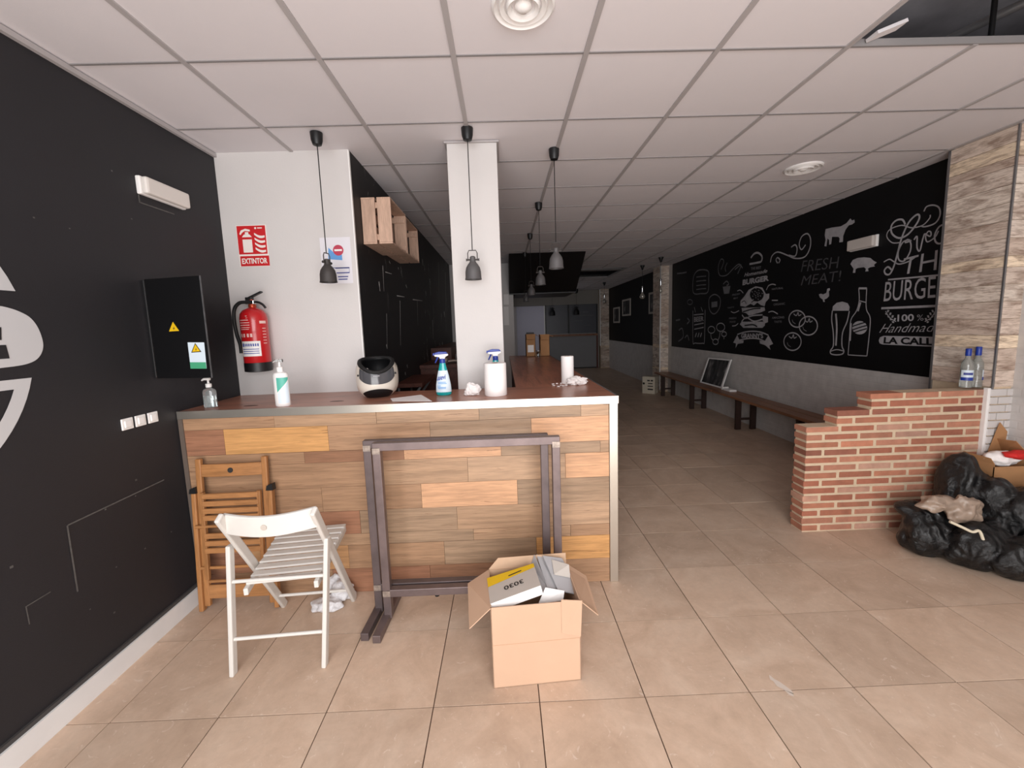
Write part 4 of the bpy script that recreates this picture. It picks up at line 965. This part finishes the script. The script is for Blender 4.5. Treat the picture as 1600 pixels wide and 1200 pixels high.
# ================================================================== CEILING FITTINGS
def diffuser(x, y, r, label):
    s = thing('ceiling_vent', label, 'vent', (x, y, CH), 'round ceiling vents')
    obj('flange', B().lathe((x, y, CH), [(r*.80, .006), (r*.84, -.004), (r*.93, -.012), (r, -.004), (r, .004)], 40, cap0=False, cap1=False), MT['white'], s, smooth=True)
    obj('bowl', B().lathe((x, y, CH), [(.002, .035), (r*.86, .03), (r*.83, .0)], 40, cap0=False, cap1=False), MT['greycard'], s, smooth=True)
    for k, (a, c, z) in enumerate(((.56, .74, -.004), (.34, .50, -.010))):
        obj('ring', B().lathe((x, y, CH), [(r*a, .014), (r*(a+.04), z), (r*c, z-.008), (r*(c+.05), z+.008), (r*(c+.02), .02)], 40, cap0=False, cap1=False), MT['white'], s, smooth=True)
    obj('center_cap', B().lathe((x, y, CH), [(.002, -.022), (r*.15, -.02), (r*.27, -.006), (r*.28, .015)], 32), MT['white'], s, smooth=True)
diffuser(.12, 1.715, .122, 'round white ceiling vent above the bar front')
diffuser(2.525, 3.50, .138, 'round white ceiling vent before the boarded pillar and chalk wall')
# what the open ceiling shows
def conduit(pts, r, label, mat): tag(obj('ceiling_pipe', B().tube(pts, r, 10), MT[mat], smooth=True), label, 'pipe', 'pipes above the open ceiling')
conduit([(2.30, 2.45, 3.0), (2.9, 1.04, 3.0)], .020, 'grey conduit pipe running above the open ceiling panel over the brick wall', 'galv')
conduit([(2.36, 2.45, 3.02), (2.97, 1.04, 3.02)], .013, 'second thinner conduit pipe above the open ceiling panel over the brick wall', 'galv')
conduit([(2.362, 2.064, 3.34), (2.362, 2.064, 3.0), (2.355, 2.06, 2.87)], .011, 'black hanger rod in the open ceiling panel over the brick wall', 'black')
conduit([(1.5, 9.7, 2.86), (3.2, 9.75, 2.86)], .05, 'grey pipe crossing the far open ceiling panel', 'galv')
tag(obj('tile_scrap', B().tf(Matrix()).box(-.07, .07, -.03, .03, 0, .014).tf(Matrix.Translation((1.76, 1.955, 2.835)) @ Matrix.Rotation(-.35, 4, 'Y')), MT['ceiling_tile']), 'broken scrap of ceiling tile lying at the corner of the open ceiling panel', 'tile')
# hood: sloped front, flat underside
s = thing('extractor_hood', 'large black sloped extractor hood hung from the ceiling above the bar end', 'hood', (.8, 7.8, 2.2))
b = B().add([(.14, 7.03, CH), (1.436, 7.03, CH), (1.436, 8.05, 2.215), (.14, 8.05, 2.215), (.14, 8.05, CH), (1.436, 8.05, CH)], [(0, 1, 2, 3), (3, 2, 5, 4), (0, 3, 4), (1, 5, 2), (0, 4, 5, 1)])
obj('sloped_front', b, MT['black'], s); obj('hood_body', B().box(.26, 1.436, 8.055, 9.3, 2.215, CH), MT['black'], s)
obj('rim_trim', B().box(.14, 1.436, 8.03, 8.055, 2.205, 2.225), MT['black'], s)
# sheets taped to the wall at the end of the bar
for x0, x1, z0, z1, lab in ((.02, .12, 1.62, 1.98, 'sheet of paper taped low on the white wall beside the hood'), (.03, .13, 2.02, 2.22, 'crinkled clear sheet taped above the other one beside the hood')):
    tag(obj('taped_sheet', B().box(x0, x1, 8.096, 8.1, z0, z1), MT['paper'], loc=((x0+x1)/2, 8.1, z0)), lab, 'paper', 'sheets taped beside the hood')
# low white counter of the far opening
s = thing('serving_counter', 'grey-white serving counter with a wooden ledge below the far opening', 'counter', (2.45, 14.7, 0))
obj('front_panel', B().box(1.56, 3.36, 14.78, 14.92, .04, 1.18), MT['greyfront'], s); obj('plinth', B().box(1.56, 3.36, 14.80, 14.92, 0, .04), MT['black'], s)
obj('ledge', B().box(1.54, 3.40, 14.70, 14.925, 1.18, 1.25), MT['bench'], s); obj('side_post', B().box(3.36, 3.42, 14.75, 14.92, 0, 1.18), MT['darkred'], s)

# ================================================================== RIGHT WALL: chalk drawings on the blackboard
_n = V((1, -SKEW, 0)).normalized(); _p0 = V((RX(3.2)-.0065, 3.2, 0))
def rw(x, y): p = at_p(x, y, _p0, _n); return (p.y, p.z)
def rp(yz, off=.0065): return V((RX(yz[0])-off, yz[0], yz[1]))
Z5 = lambda P: [(1200+x/4, 300+y/4) for x, y in P]
ZL = lambda P: [(1370+x/4.615, 300+y/4.615) for x, y in P]
ZM = lambda P: [(1050+x/7.5, 400+y/7.5) for x, y in P]
Z4 = lambda P: [(1040+x/4.617, 300+y/4.617) for x, y in P]
def rib(b, pts, wd, closed=False, sm=4, off=.0065):
    P = [V((*rw(*p), 0)) for p in pts]
    if sm: P = smoothline([(q.x, q.y, 0) for q in P], sm, closed)
    m = len(P); vs = []
    for i in range(m):
        a = P[(i-1) % m] if (i or closed) else P[i]; c = P[(i+1) % m] if (i < m-1 or closed) else P[i]
        t = c-a
        if t.length < 1e-6: t = V((1, 0, 0))
        t.normalize(); nn = V((-t.y, t.x, 0))*wd/2
        vs += [rp((P[i].x+nn.x, P[i].y+nn.y), off), rp((P[i].x-nn.x, P[i].y-nn.y), off)]
    fs = [(2*i, 2*((i+1) % m), 2*((i+1) % m)+1, 2*i+1) for i in range(m if closed else m-1)]
    return b.add(vs, fs)
def fill(b, pts, off=.0065): P = [rp(rw(*p), off) for p in pts]; return b.add(P, [tuple(range(len(P)))])
def circ(b, c, r, wd, ry=None): return rib(b, [(c[0]+r*math.cos(k*PI/6), c[1]+(ry or r)*math.sin(k*PI/6)) for k in range(12)], wd, True, 3)
def word(b, s, quad, offs=.0, shear=0.0, off=.0065): return text_on(b, s, [rp(rw(*p), off) for p in quad], offs, shear, lift=0)
def chalk(name, b, mat='chalk'): return obj(name, b, MT[mat], wr)
# animals
for nm, P in (('chalk_cow', [(355, 270), (360, 232), (400, 222), (455, 215), (490, 195), (515, 165), (525, 178), (540, 172), (542, 190), (525, 203), (505, 208), (485, 235), (470, 275), (468, 312), (445, 315), (448, 290), (440, 280), (400, 280), (395, 325), (382, 330), (382, 300), (372, 290), (365, 340), (352, 338), (360, 300)]),
              ('chalk_pig', [(515, 450), (530, 425), (560, 412), (600, 408), (640, 412), (660, 430), (680, 440), (662, 455), (668, 465), (640, 470), (625, 478), (628, 495), (608, 497), (612, 480), (600, 470), (560, 475), (548, 482), (545, 505), (530, 505), (535, 480), (525, 465)]),
              ('chalk_hen', [(318, 640), (330, 635), (345, 640), (365, 630), (370, 605), (385, 600), (388, 612), (380, 620), (382, 650), (368, 665), (352, 672), (356, 687), (345, 687), (342, 672), (325, 660)])):
    chalk(nm, fill(B(), Z5(P)))
# tomatoes
for cx, cy, r in ((182, 793, 51), (252, 836, 57), (153, 935, 54)):
    b = B(); c = Z5([(cx, cy)])[0]; circ(b, c, r/4, .016, r/4*1.02)
    rib(b, Z5([(cx-22, cy-r*.62), (cx-5, cy-r*.4), (cx+6, cy-r*.8), (cx+10, cy-r*.4), (cx+26, cy-r*.55)]), .012)
    rib(b, Z5([(cx-r*.6, cy+r*.1), (cx-r*.5, cy+r*.4), (cx-r*.2, cy+r*.6)]), .005)
    chalk('chalk_tomato', b)
# beer glass and bottle
b = B(); rib(b, Z5([(402, 742), (398, 800), (408, 880), (408, 960), (390, 992), (395, 1012), (430, 1018), (465, 1012), (474, 992), (462, 960), (466, 880), (494, 810), (508, 745)]), .014)
fill(b, Z5([(402, 742), (405, 715), (430, 692), (465, 685), (498, 695), (510, 718), (507, 742)])); rib(b, Z5([(424, 760), (430, 850), (424, 960)]), .022); rib(b, Z5([(392, 995), (430, 985), (472, 994)]), .01)
chalk('chalk_beer_glass', b)
b = B(); rib(b, Z5([(567, 602), (617, 602)]), .02); rib(b, Z5([(567, 602), (570, 680), (552, 745), (518, 800), (510, 900), (500, 1018)]), .010); rib(b, Z5([(617, 602), (613, 690), (617, 740), (639, 790), (632, 900), (618, 1025)]), .010)
rib(b, Z5([(500, 1018), (560, 1022), (618, 1025)]), .010); rib(b, Z5([(572, 680), (612, 690)]), .01, sm=0); rib(b, Z5([(578, 690), (562, 745)]), .02); rib(b, Z5([(520, 820), (514, 930)]), .014)
P = [(573+47*math.cos(k*PI/10), 848+42*math.sin(k*PI/10)) for k in range(20)]; fill(b, Z5(P))
chalk('chalk_bottle', b)
b = B()
for dy in (-22, 0, 20): rib(b, Z5([(528, 848+dy+14), (575, 848+dy-2), (618, 848+dy-14)]), .012, off=.0075)
obj('chalk_gaps', b, MT['blackboard'], wr)
# big lettering by the pillar
b = B(); word(b, 'BURGER', Z5([(722, 685), (1125, 655), (1128, 515), (735, 562)]), .0); rib(b, Z5([(750, 548), (900, 535), (1090, 517)]), .014); rib(b, Z5([(708, 727), (1080, 711)]), .02, sm=0)
chalk('chalk_lettering', b)
b = B(); word(b, 'THE', Z5([(828, 518), (1165, 470), (1168, 335), (850, 415)]), -.005); chalk('chalk_lettering', b)
b = B()
for st, wd in (([(205, 235), (185, 200), (140, 205), (105, 245), (110, 300), (160, 332), (225, 305), (290, 225), (308, 175), (285, 165), (230, 220), (180, 330), (150, 440), (125, 530), (95, 590), (65, 592), (55, 565), (80, 540), (105, 560)], .016),
               ([(165, 365), (110, 365), (72, 320), (95, 270), (180, 240), (250, 258), (330, 240), (380, 190), (385, 165)], .010),
               ([(50, 505), (90, 485), (120, 500), (160, 520), (230, 500), (290, 460)], .011), ([(340, 140), (360, 105), (410, 95), (450, 115), (455, 170), (420, 225), (350, 250), (320, 245)], .012),
               ([(240, 345), (190, 360), (155, 430), (160, 490), (200, 495), (240, 430), (245, 370), (222, 342), (205, 365), (250, 350)], .013), ([(268, 345), (290, 320), (290, 400), (310, 425), (330, 345), (345, 300)], .013),
               ([(345, 300), (385, 320), (390, 290), (370, 285), (352, 320), (365, 360), (420, 325), (445, 280)], .011), ([(500, 230), (450, 250), (418, 310), (425, 360), (460, 370), (500, 320)], .014)):
    rib(b, ZL(st), wd)
chalk('chalk_script', b)
b = B(); word(b, '100', Z5([(808, 810), (912, 806), (912, 762), (810, 766)]), .02); word(b, '%', Z5([(930, 805), (972, 803), (972, 765), (932, 767)]), -.01)
for sg, x0 in ((1, 735), (-1, 1045)):
    rib(b, Z5([(x0, 745), (x0+sg*25, 785), (x0+sg*65, 810)]), .008)
    for k in range(4): x, y = x0+sg*(8+14*k), 752+17*k; fill(b, Z5([(x, y), (x+sg*4, y-16), (x+sg*16, y-14), (x+sg*10, y)])); fill(b, Z5([(x, y+4), (x-sg*12, y+6), (x-sg*6, y+16), (x+sg*5, y+14)]))
chalk('chalk_lettering', b)
b = B(); word(b, 'Handmade', Z5([(695, 880), (1088, 872), (1085, 815), (708, 825)]), -.008, .45); chalk('chalk_lettering', b)
b = B(); fill(b, Z5([(692, 928), (700, 908), (722, 899), (1100, 906), (1100, 970), (716, 953), (698, 946)])); chalk('chalk_banner', b)
b = B(); word(b, 'LA CALLE', Z5([(722, 947), (1080, 962), (1078, 912), (726, 906)]), .04, off=.0078); obj('banner_lettering', b, MT['blackboard'], wr)
# swirls
for P in ([(15, 440), (25, 400), (60, 375), (120, 395), (170, 415), (230, 405), (262, 350), (265, 290), (245, 260), (210, 280), (195, 330), (210, 360), (235, 330)], [(60, 445), (50, 425), (60, 410), (75, 425), (66, 445)], [(145, 345), (170, 330), (182, 355), (170, 400), (130, 395)]):
    chalk('chalk_swirl', rib(B(), Z5(P), .016))
for P in ([(400, 560), (420, 500), (400, 485), (380, 540), (390, 600), (440, 600), (490, 550), (530, 520), (555, 550)], [(445, 510), (430, 545), (435, 575)], [(500, 560), (545, 525), (520, 590)]):
    chalk('chalk_swirl', rib(B(), Z4(P), .016), 'chalk_dim')
b = B(); word(b, 'FRESH', Z5([(205, 500), (445, 475), (446, 402), (212, 430)]), -.006, .15); chalk('chalk_lettering', b, 'chalk_faint')
b = B(); word(b, 'MEAT!', Z5([(205, 585), (460, 556), (458, 490), (214, 525)]), -.006, .15); chalk('chalk_lettering', b, 'chalk_faint')
# middle burger
b = B(); rib(b, Z4([(615, 475), (640, 445), (670, 440), (695, 465), (690, 500), (660, 510), (605, 520)]), .028); chalk('chalk_bun', b)
b = B(); word(b, 'THE BEST', ZM([(925, 165), (1045, 150), (1045, 118), (925, 132)]), .03); chalk('chalk_lettering', b, 'chalk_dim')
b = B(); word(b, 'Homemade', ZM([(845, 245), (1115, 195), (1120, 150), (850, 200)]), .02, .3); chalk('chalk_lettering', b)
b = B(); word(b, 'BURGER', ZM([(826, 345), (1135, 290), (1138, 222), (830, 278)]), .05); chalk('chalk_lettering', b)
b = B(); fill(b, ZM([(800, 585), (803, 525), (850, 470), (900, 395), (980, 355), (1060, 370), (1100, 445), (1140, 440), (1138, 495), (1098, 540), (1085, 590), (1040, 575), (1000, 545), (960, 580), (920, 560), (860, 595)]))
fill(b, ZM([(815, 608), (1085, 600), (1090, 640), (1040, 660), (900, 700), (870, 670), (825, 660)])); fill(b, ZM([(815, 770), (1090, 770), (1088, 815), (1060, 842), (835, 842), (795, 800)])); fill(b, ZM([(1065, 700), (1125, 715), (1125, 775), (1085, 790), (1060, 750)]))
rib(b, ZM([(820, 690), (860, 730), (940, 700), (1060, 690)]), .02); rib(b, ZM([(815, 770), (870, 720), (960, 765), (1060, 740)]), .02)
chalk('chalk_burger', b)
b = B(); fill(b, ZM([(995+82*math.cos(k*PI/8), 452+80*math.sin(k*PI/8)) for k in range(16)]), .0078); rib(b, ZM([(830, 655), (950, 620), (1040, 612)]), .018, off=.0078); rib(b, ZM([(850, 815), (950, 805), (1000, 830)]), .02, off=.0078); rib(b, ZM([(815, 545), (850, 525), (870, 560)]), .012, off=.0078); rib(b, ZM([(930, 545), (960, 525), (1010, 530)]), .012, off=.0078)
obj('chalk_gaps', b, MT['blackboard'], wr)
b = B()
for k in range(16):
    a, r = k*2.4, 14+4.0*k; x, y = 995+r*math.cos(a), 452+r*math.sin(a); rib(b, ZM([(x-5, y-4), (x+5, y+4)]), .010, sm=0, off=.009)
obj('chalk_seeds', b, MT['chalk'], wr)
b = B(); rib(b, ZM([(765, 920), (850, 892), (945, 882), (1040, 892), (1130, 928)]), .018); rib(b, ZM([(790, 985), (870, 970), (945, 965), (1020, 972), (1085, 1000)]), .018)
fill(b, ZM([(765, 925), (790, 985), (840, 990), (835, 1020), (770, 1030), (745, 1080), (750, 1025), (718, 1015)])); fill(b, ZM([(1130, 928), (1085, 1000), (1025, 990), (1030, 1025), (1090, 1045), (1155, 1100), (1140, 1050), (1185, 1030)]))
chalk('chalk_banner', b)
b = B(); word(b, "GRANNY'S", ZM([(808, 962), (1070, 965), (1065, 905), (812, 905)]), .04); chalk('chalk_lettering', b)
b = B()
for s_, q_ in (('NATURAL', [(1170, 400), (1305, 385), (1305, 362), (1170, 378)]), ('ORGANIC', [(1190, 582), (1325, 570), (1325, 545), (1190, 557)]), ('AMAZING', [(1170, 738), (1315, 730), (1315, 704), (1170, 712)]), ('TASTE', [(1198, 785), (1285, 780), (1285, 756), (1198, 760)]),
               ('FRESH', [(705, 470), (795, 452), (795, 432), (705, 448)]), ('MEAT', [(720, 508), (775, 500), (775, 480), (720, 488)]), ('TASTY', [(650, 618), (730, 608), (730, 590), (650, 600)]), ('FRESH', [(668, 742), (752, 738), (752, 716), (668, 722)]), ('FOOD', [(678, 785), (745, 780), (745, 758), (678, 762)])):
    word(b, s_, ZM(q_), .02)
chalk('chalk_small_lettering', b, 'chalk_dim')
b = B()
for P in ([(1105, 400), (1130, 350), (1175, 330), (1215, 340)], [(1130, 660), (1180, 648), (1240, 680)], [(765, 410), (800, 400), (835, 435)], [(690, 650), (730, 665), (785, 640)], [(705, 820), (745, 815), (775, 790)], [(1170, 520), (1240, 520)]): rib(b, ZM(P), .014)
chalk('chalk_pointers', b)
# drawings at the far end
b = B(); rib(b, ZM([(250, 430), (250, 260), (290, 180), (360, 160), (425, 180), (430, 260), (420, 420), (340, 440)]), .022, True)
for y in (240, 290, 340, 385): rib(b, ZM([(285, y+8), (345, y), (400, y-4)]), .018)
chalk('chalk_loaf', b, 'chalk_dim')
b = B(); rib(b, ZM([(500, 450), (560, 490), (565, 570), (540, 640), (490, 680), (445, 640), (432, 570), (440, 490)]), .02, True); fill(b, ZM([(462, 540), (532, 530), (532, 595), (462, 605)])); chalk('chalk_badge', b, 'chalk_dim')
b = B(); rib(b, ZM([(245, 640), (245, 1000), (270, 1020), (360, 1022), (380, 990), (388, 630)]), .016); rib(b, ZM([(255, 690), (370, 680)]), .02, sm=0); rib(b, ZM([(262, 600), (275, 660)]), .014); rib(b, ZM([(340, 600), (360, 650)]), .014)
word(b, 'BEER', ZM([(258, 775), (372, 760), (372, 705), (258, 715)]), .03)
for y in (800, 850): rib(b, ZM([(260, y+8), (370, y-14)]), .02, sm=0)
for x in (280, 310, 340): rib(b, ZM([(x-8, 950), (x+8, 900)]), .03, sm=0)
chalk('chalk_pint', b)
b = B()
for cx, cy, r in ((462, 865, 40), (570, 835, 48), (610, 915, 28), (510, 1005, 32)): circ(b, ZM([(cx, cy)])[0], r/7.5, .016)
for P in ([(455, 905), (460, 960), (480, 985)], [(565, 880), (555, 950), (535, 990)], [(610, 940), (608, 975)]): rib(b, ZM(P), .016)
chalk('chalk_mushrooms', b)
b = B(); fill(b, ZM([(595, 360), (685, 350), (670, 440), (610, 445)])); rib(b, ZM([(600, 330), (640, 295), (665, 330), (640, 345)]), .02); circ(b, ZM([(210, 540)])[0], 4, .016); rib(b, ZM([(60, 205), (120, 200), (170, 190)]), .03)
chalk('chalk_pot', b, 'chalk_dim')
b = B()
for P in ([(45, 755), (95, 745)], [(180, 730), (205, 760), (175, 795)], [(80, 870), (120, 850), (130, 950), (75, 1000)], [(150, 960), (180, 930), (200, 990)]): rib(b, ZM(P), .03)
chalk('chalk_smudges', b, 'chalk_dim')
# emergency light on the chalk wall
s = thing('emergency_light', 'white emergency light unit on the chalk wall between the cow and the pig', 'light', (RX(4.2), 4.2, 2.25), 'wall emergency lights')
obj('body', rwbox(3.955, 4.27, 2.235, 2.348, 0, .025), MT['white'], s, bevel=.006); obj('diffuser', rwbox(3.96, 4.265, 2.239, 2.344, .024, .062), plain('diffuser_dim', (206, 198, 192), .4), s, bevel=.012)
# framed pictures on the black upper panel
for (y0, y1, z0, z1), lab in zip(((12.0, 12.85, 1.80, 2.30), (9.62, 10.4, 1.79, 2.32), (13.2, 13.95, 1.60, 2.11)), ('white framed picture in the middle of the dark upper wall', 'white framed picture half hidden behind the middle pillar', 'pale narrow framed sheet farthest along the dark upper wall')):
    s = thing('picture_frame', lab, 'picture', (RX(y0), (y0+y1)/2, z0), 'framed pictures on the dark upper wall')
    m = .05
    for a in ((y0, y0+m, z0, z1), (y1-m, y1, z0, z1), (y0+m, y1-m, z0, z0+m), (y0+m, y1-m, z1-m, z1)): obj('frame_side', rwbox(*a, .004, .026), MT['greycard'], s)
    obj('print', rwbox(y0+m, y1-m, z0+m, z1-m, .004, .014), MT['photo'], s)

# ================================================================== BENCHES
def bench(y0, y1, legs, label):
    s = thing('wooden_bench', label, 'bench', (RX((y0+y1)/2)-.2, (y0+y1)/2, 0), 'wooden wall benches')
    zt = .475
    for a, c in ((.36, .205), (.198, .04)): obj('seat_plank', rwbox(y0, y1, zt-.035, zt, c, a), MT['bench'], s, bevel=.003)
    for y in legs:
        for i0, i1 in ((.27, .345), (.05, .125)): obj('leg', rwbox(y-.02, y+.02, 0, zt-.035, i0, i1), MT['benchleg'], s)
        obj('stretcher', rwbox(y-.012, y+.012, .14, .17, .125, .27), MT['benchleg'], s)
        obj('cleat', rwbox(y-.025, y+.025, zt-.06, zt-.035, .05, .345), MT['benchleg'], s)
bench(6.42, 8.98, (8.62, 7.22), 'far wooden bench along the white lower wall under the leaning picture')
bench(3.95, 6.40, (5.72, 4.46), 'near wooden bench along the white lower wall running behind the bricks')
# leaning picture
q = [at_x(1094, 596, 3.52), at_x(1128, 605, 3.52), at_x(1143, 560, 3.63), at_x(1107, 557, 3.63)]
dz = .4755-min(q[0].z, q[1].z)
q = [p+V((0, 0, dz)) for p in q]; q[0].z = q[1].z = .4755
s = thing('leaning_picture', 'black and white print in a white frame leaning on the bench', 'picture', tuple((q[0]+q[1])/2))
nn = (q[1]-q[0]).cross(q[3]-q[0]).normalized()
bl = lambda u, v, o=0: q[0]*(1-u)*(1-v)+q[1]*u*(1-v)+q[2]*u*v+q[3]*(1-u)*v + nn*o
for u0, u1, v0, v1 in ((0, .05, 0, 1), (.95, 1, 0, 1), (.05, .95, 0, .05), (.05, .95, .95, 1)): obj('frame_side', B().slab([bl(u0, v0, .008), bl(u1, v0, .008), bl(u1, v1, .008), bl(u0, v1, .008)], .018), MT['white'], s)
obj('print', B().slab([bl(.05, .05), bl(.95, .05), bl(.95, .95), bl(.05, .95)], .006), MT['photo'], s)
p = V((3.50, 6.28, .4755))
s = thing('small_packet', 'small white folded packet lying on the bench beside the leaning picture', 'packet', tuple(p))
obj('packet_body', B().box(p.x-.05, p.x+.06, p.y-.14, p.y+.05, p.z, p.z+.03), MT['paper'], s, bevel=.006); obj('packet_roll', B().tube([(p.x-.05, p.y+.09, p.z+.025), (p.x+.05, p.y+.09, p.z+.025)], .025, 10), MT['white'], s, smooth=True)
# crate with stencilled lettering
s = thing('stencilled_crate', 'small pale wooden crate with black lettering on the floor before the middle pillar', 'crate', (3.24, 9.0, 0))
R = Matrix.Translation((3.25, 9.0, 0)) @ Matrix.Rotation(math.radians(-40), 4, 'Z')
pw = plain('crate_paint', (206, 196, 178), .6, var=.08)
for k in range(3):
    obj('slat', B().box(-.14, .14, -.102, -.09, .005+.127*k, .127+.127*k).tf(R), pw, s); obj('slat', B().box(.128, .14, -.09, .10, .005+.127*k, .127+.127*k).tf(R), pw, s)
obj('crate_body', B().box(-.13, .128, -.09, .10, .004, .385).tf(R), pw, s)
obj('hand_hole', B().lathe((-.105, -.1045, .23), [(.024, 0), (.024, .003)], 12, M=Matrix.Rotation(PI/2, 3, 'X')).tf(R), MT['black'], s)
b = B()
for x0, x1, z0, z1 in ((-.03, .03, .285, .315), (.05, .10, .285, .318), (-.01, .09, .225, .245), (-.02, .10, .165, .185), (-.02, .10, .09, .12)): b.box(x0, x1, -.1035, -.1015, z0, z1)
obj('lettering', b.tf(R), MT['ink'], s)

# ================================================================== BOTTLES ON THE BRICK WALL
def vodka(x, y, h, label, a0=-85, a1=85):
    z = 18*.0575+.0005
    s = thing('glass_bottle', label, 'bottle', (x, y, z), 'clear bottles on the brick wall'); c = (x, y, z)
    obj('bottle', B().lathe(c, [(.026, 0), (.034, .004), (.034, .16), (.03, .185), (.015, .215), (.013, .255)], 24), plain('clear_bottle', (214, 218, 214), .08, trans=.75), s, smooth=True)
    obj('cap', B().lathe(c, [(.0155, .232), (.0165, .236), (.0165, h-.004), (.014, h)], 18), MT['blue'], s, smooth=True)
    lb = obj('label', cyl_patch(c, .0346, a0, a1, .055, .13, 12), MT['label'], s, smooth=True)
    obj('label_band', cyl_patch(c, .0350, a0, a1, .055, .078, 12), MT['blue'], s, smooth=True)
    obj('label_print', cyl_patch(c, .0350, a0+25, a1-25, .095, .112, 8), MT['signblue'], s, smooth=True)
vodka(3.352, 2.88, .285, 'clear glass bottle with blue cap on the bricks, farther from the corner trim', -100, 40)
vodka(3.432, 2.885, .295, 'clear glass bottle with blue cap on the bricks, by the pillar corner trim', 5, 110)

# ================================================================== RUBBISH BAGS AND BOXES BY THE BRICK WALL
b = B()
for cc, rr, sd in (((2.80, 2.52, .13), (.20, .13, .17), 21), ((2.93, 2.36, .12), (.20, .13, .16), 23), ((3.10, 2.22, .10), (.24, .10, .14), 24), ((2.74, 2.60, .27), (.12, .07, .05), 26)): blob(b, cc, rr, sd, .13, 1.5, 4, .003, .10)
tag(remesh(obj('rubbish_bag', b, MT['bag'], loc=(2.95, 2.42, 0), smooth=True), .012, 3), 'low crumpled black rubbish bag spread along the floor before the bricks', 'bag', 'black rubbish bags')
b = B()
for cc, rr, sd in (((3.13, 2.66, .33), (.15, .12, .30), 31), ((3.05, 2.62, .18), (.13, .12, .18), 32), ((3.36, 2.42, .27), (.22, .15, .20), 33), ((3.28, 2.46, .15), (.24, .12, .15), 34), ((3.22, 2.54, .33), (.13, .12, .17), 35)): blob(b, cc, rr, sd, .11, 1.5, 4, .003, .10)
tag(remesh(obj('rubbish_bag', b, MT['bag'], loc=(3.2, 2.55, 0), smooth=True), .012, 3), 'tall black rubbish bag heaped against the bricks below the cardboard box', 'bag', 'black rubbish bags')
c = at_y(1482, 800, 2.46); b = B(); blob(b, c+V((-.06, .02, .05)), (.11, .06, .05), 41, .3, 1.7, 4, None, .3); blob(b, c+V((.08, -.02, .01)), (.11, .06, .09), 43, .3, 1.7, 4, None, .3)
tag(remesh(obj('brown_plastic_sheet', b, MT['brownplastic'], loc=tuple(c), smooth=True), .008, 2), 'crumpled brown translucent plastic sheet lying on the low black bag', 'plastic sheet')
p0 = at_y(1484, 815, 2.33)
tag(obj('pale_strap', B().tube(smoothline([p0, p0+V((.06, -.02, -.03)), p0+V((.10, -.04, -.05)), p0+V((.13, -.05, -.04)), p0+V((.15, -.06, -.10))], 5), .008, 8), plain('strap', (216, 206, 182), .6), loc=tuple(p0), smooth=True), 'pale cream strap trailing out of the crumpled brown plastic', 'strap')
s = thing('cardboard_box', 'brown cardboard box with white paper and red cloth above the black bags', 'box', (3.40, 2.68, .0))
X0, X1, Y0, Y1, ZB, ZT = 3.28, 3.57, 2.60, 2.785, .0, .555
bb_ = B().box(X0, X1, Y0, Y0+.004, ZB, ZT-.02).box(X0, X1, Y1-.004, Y1, ZB, ZT).box(X0, X0+.004, Y0, Y1, ZB, ZT).box(X1-.004, X1, Y0, Y1, ZB, ZT).box(X0, X1, Y0, Y1, ZB, ZB+.004)
obj('box_body', bb_, MT['carton_dark'], s)
obj('flap', B().slab([(X0, Y1, ZT), (X0, Y0, ZT), (X0-.006, Y0+.02, ZT+.035), (X0-.006, Y1, ZT+.035)], .004), MT['carton_dark'], s)
obj('flap', B().slab([(X0+.17, Y1, ZT), (X1, Y1, ZT), (X1, Y1-.01, ZT+.17), (X0+.23, Y1-.01, ZT+.24)], .004), MT['carton_dark'], s)
obj('flap', B().slab([(X1, Y0, ZT), (X1, Y1, ZT), (X1-.06, Y1, ZT+.12), (X1-.09, Y0+.05, ZT+.14)], .004), MT['carton_dark'], s)
b = B(); blob(b, (3.41, 2.68, .57), (.11, .07, .05), 51, .25, 1.6, 4, None, .25)
tag(remesh(obj('white_paper', b, MT['paper'], loc=(3.34, 2.62, .56), smooth=True), .008, 1), 'crumpled white wrapping paper filling the cardboard box by the pillar', 'paper')
b = B(); blob(b, (3.47, 2.615, .61), (.10, .045, .03), 53, .25, 1.6, 4, None, .25); blob(b, (3.41, 2.61, .615), (.05, .03, .02), 54, .25, 1.6, 3, None, .25)
tag(remesh(obj('red_cloth', b, MT['fabricred'], loc=(3.42, 2.54, .60), smooth=True), .007, 1), 'bright red cloth lying over the white paper in the cardboard box', 'cloth')
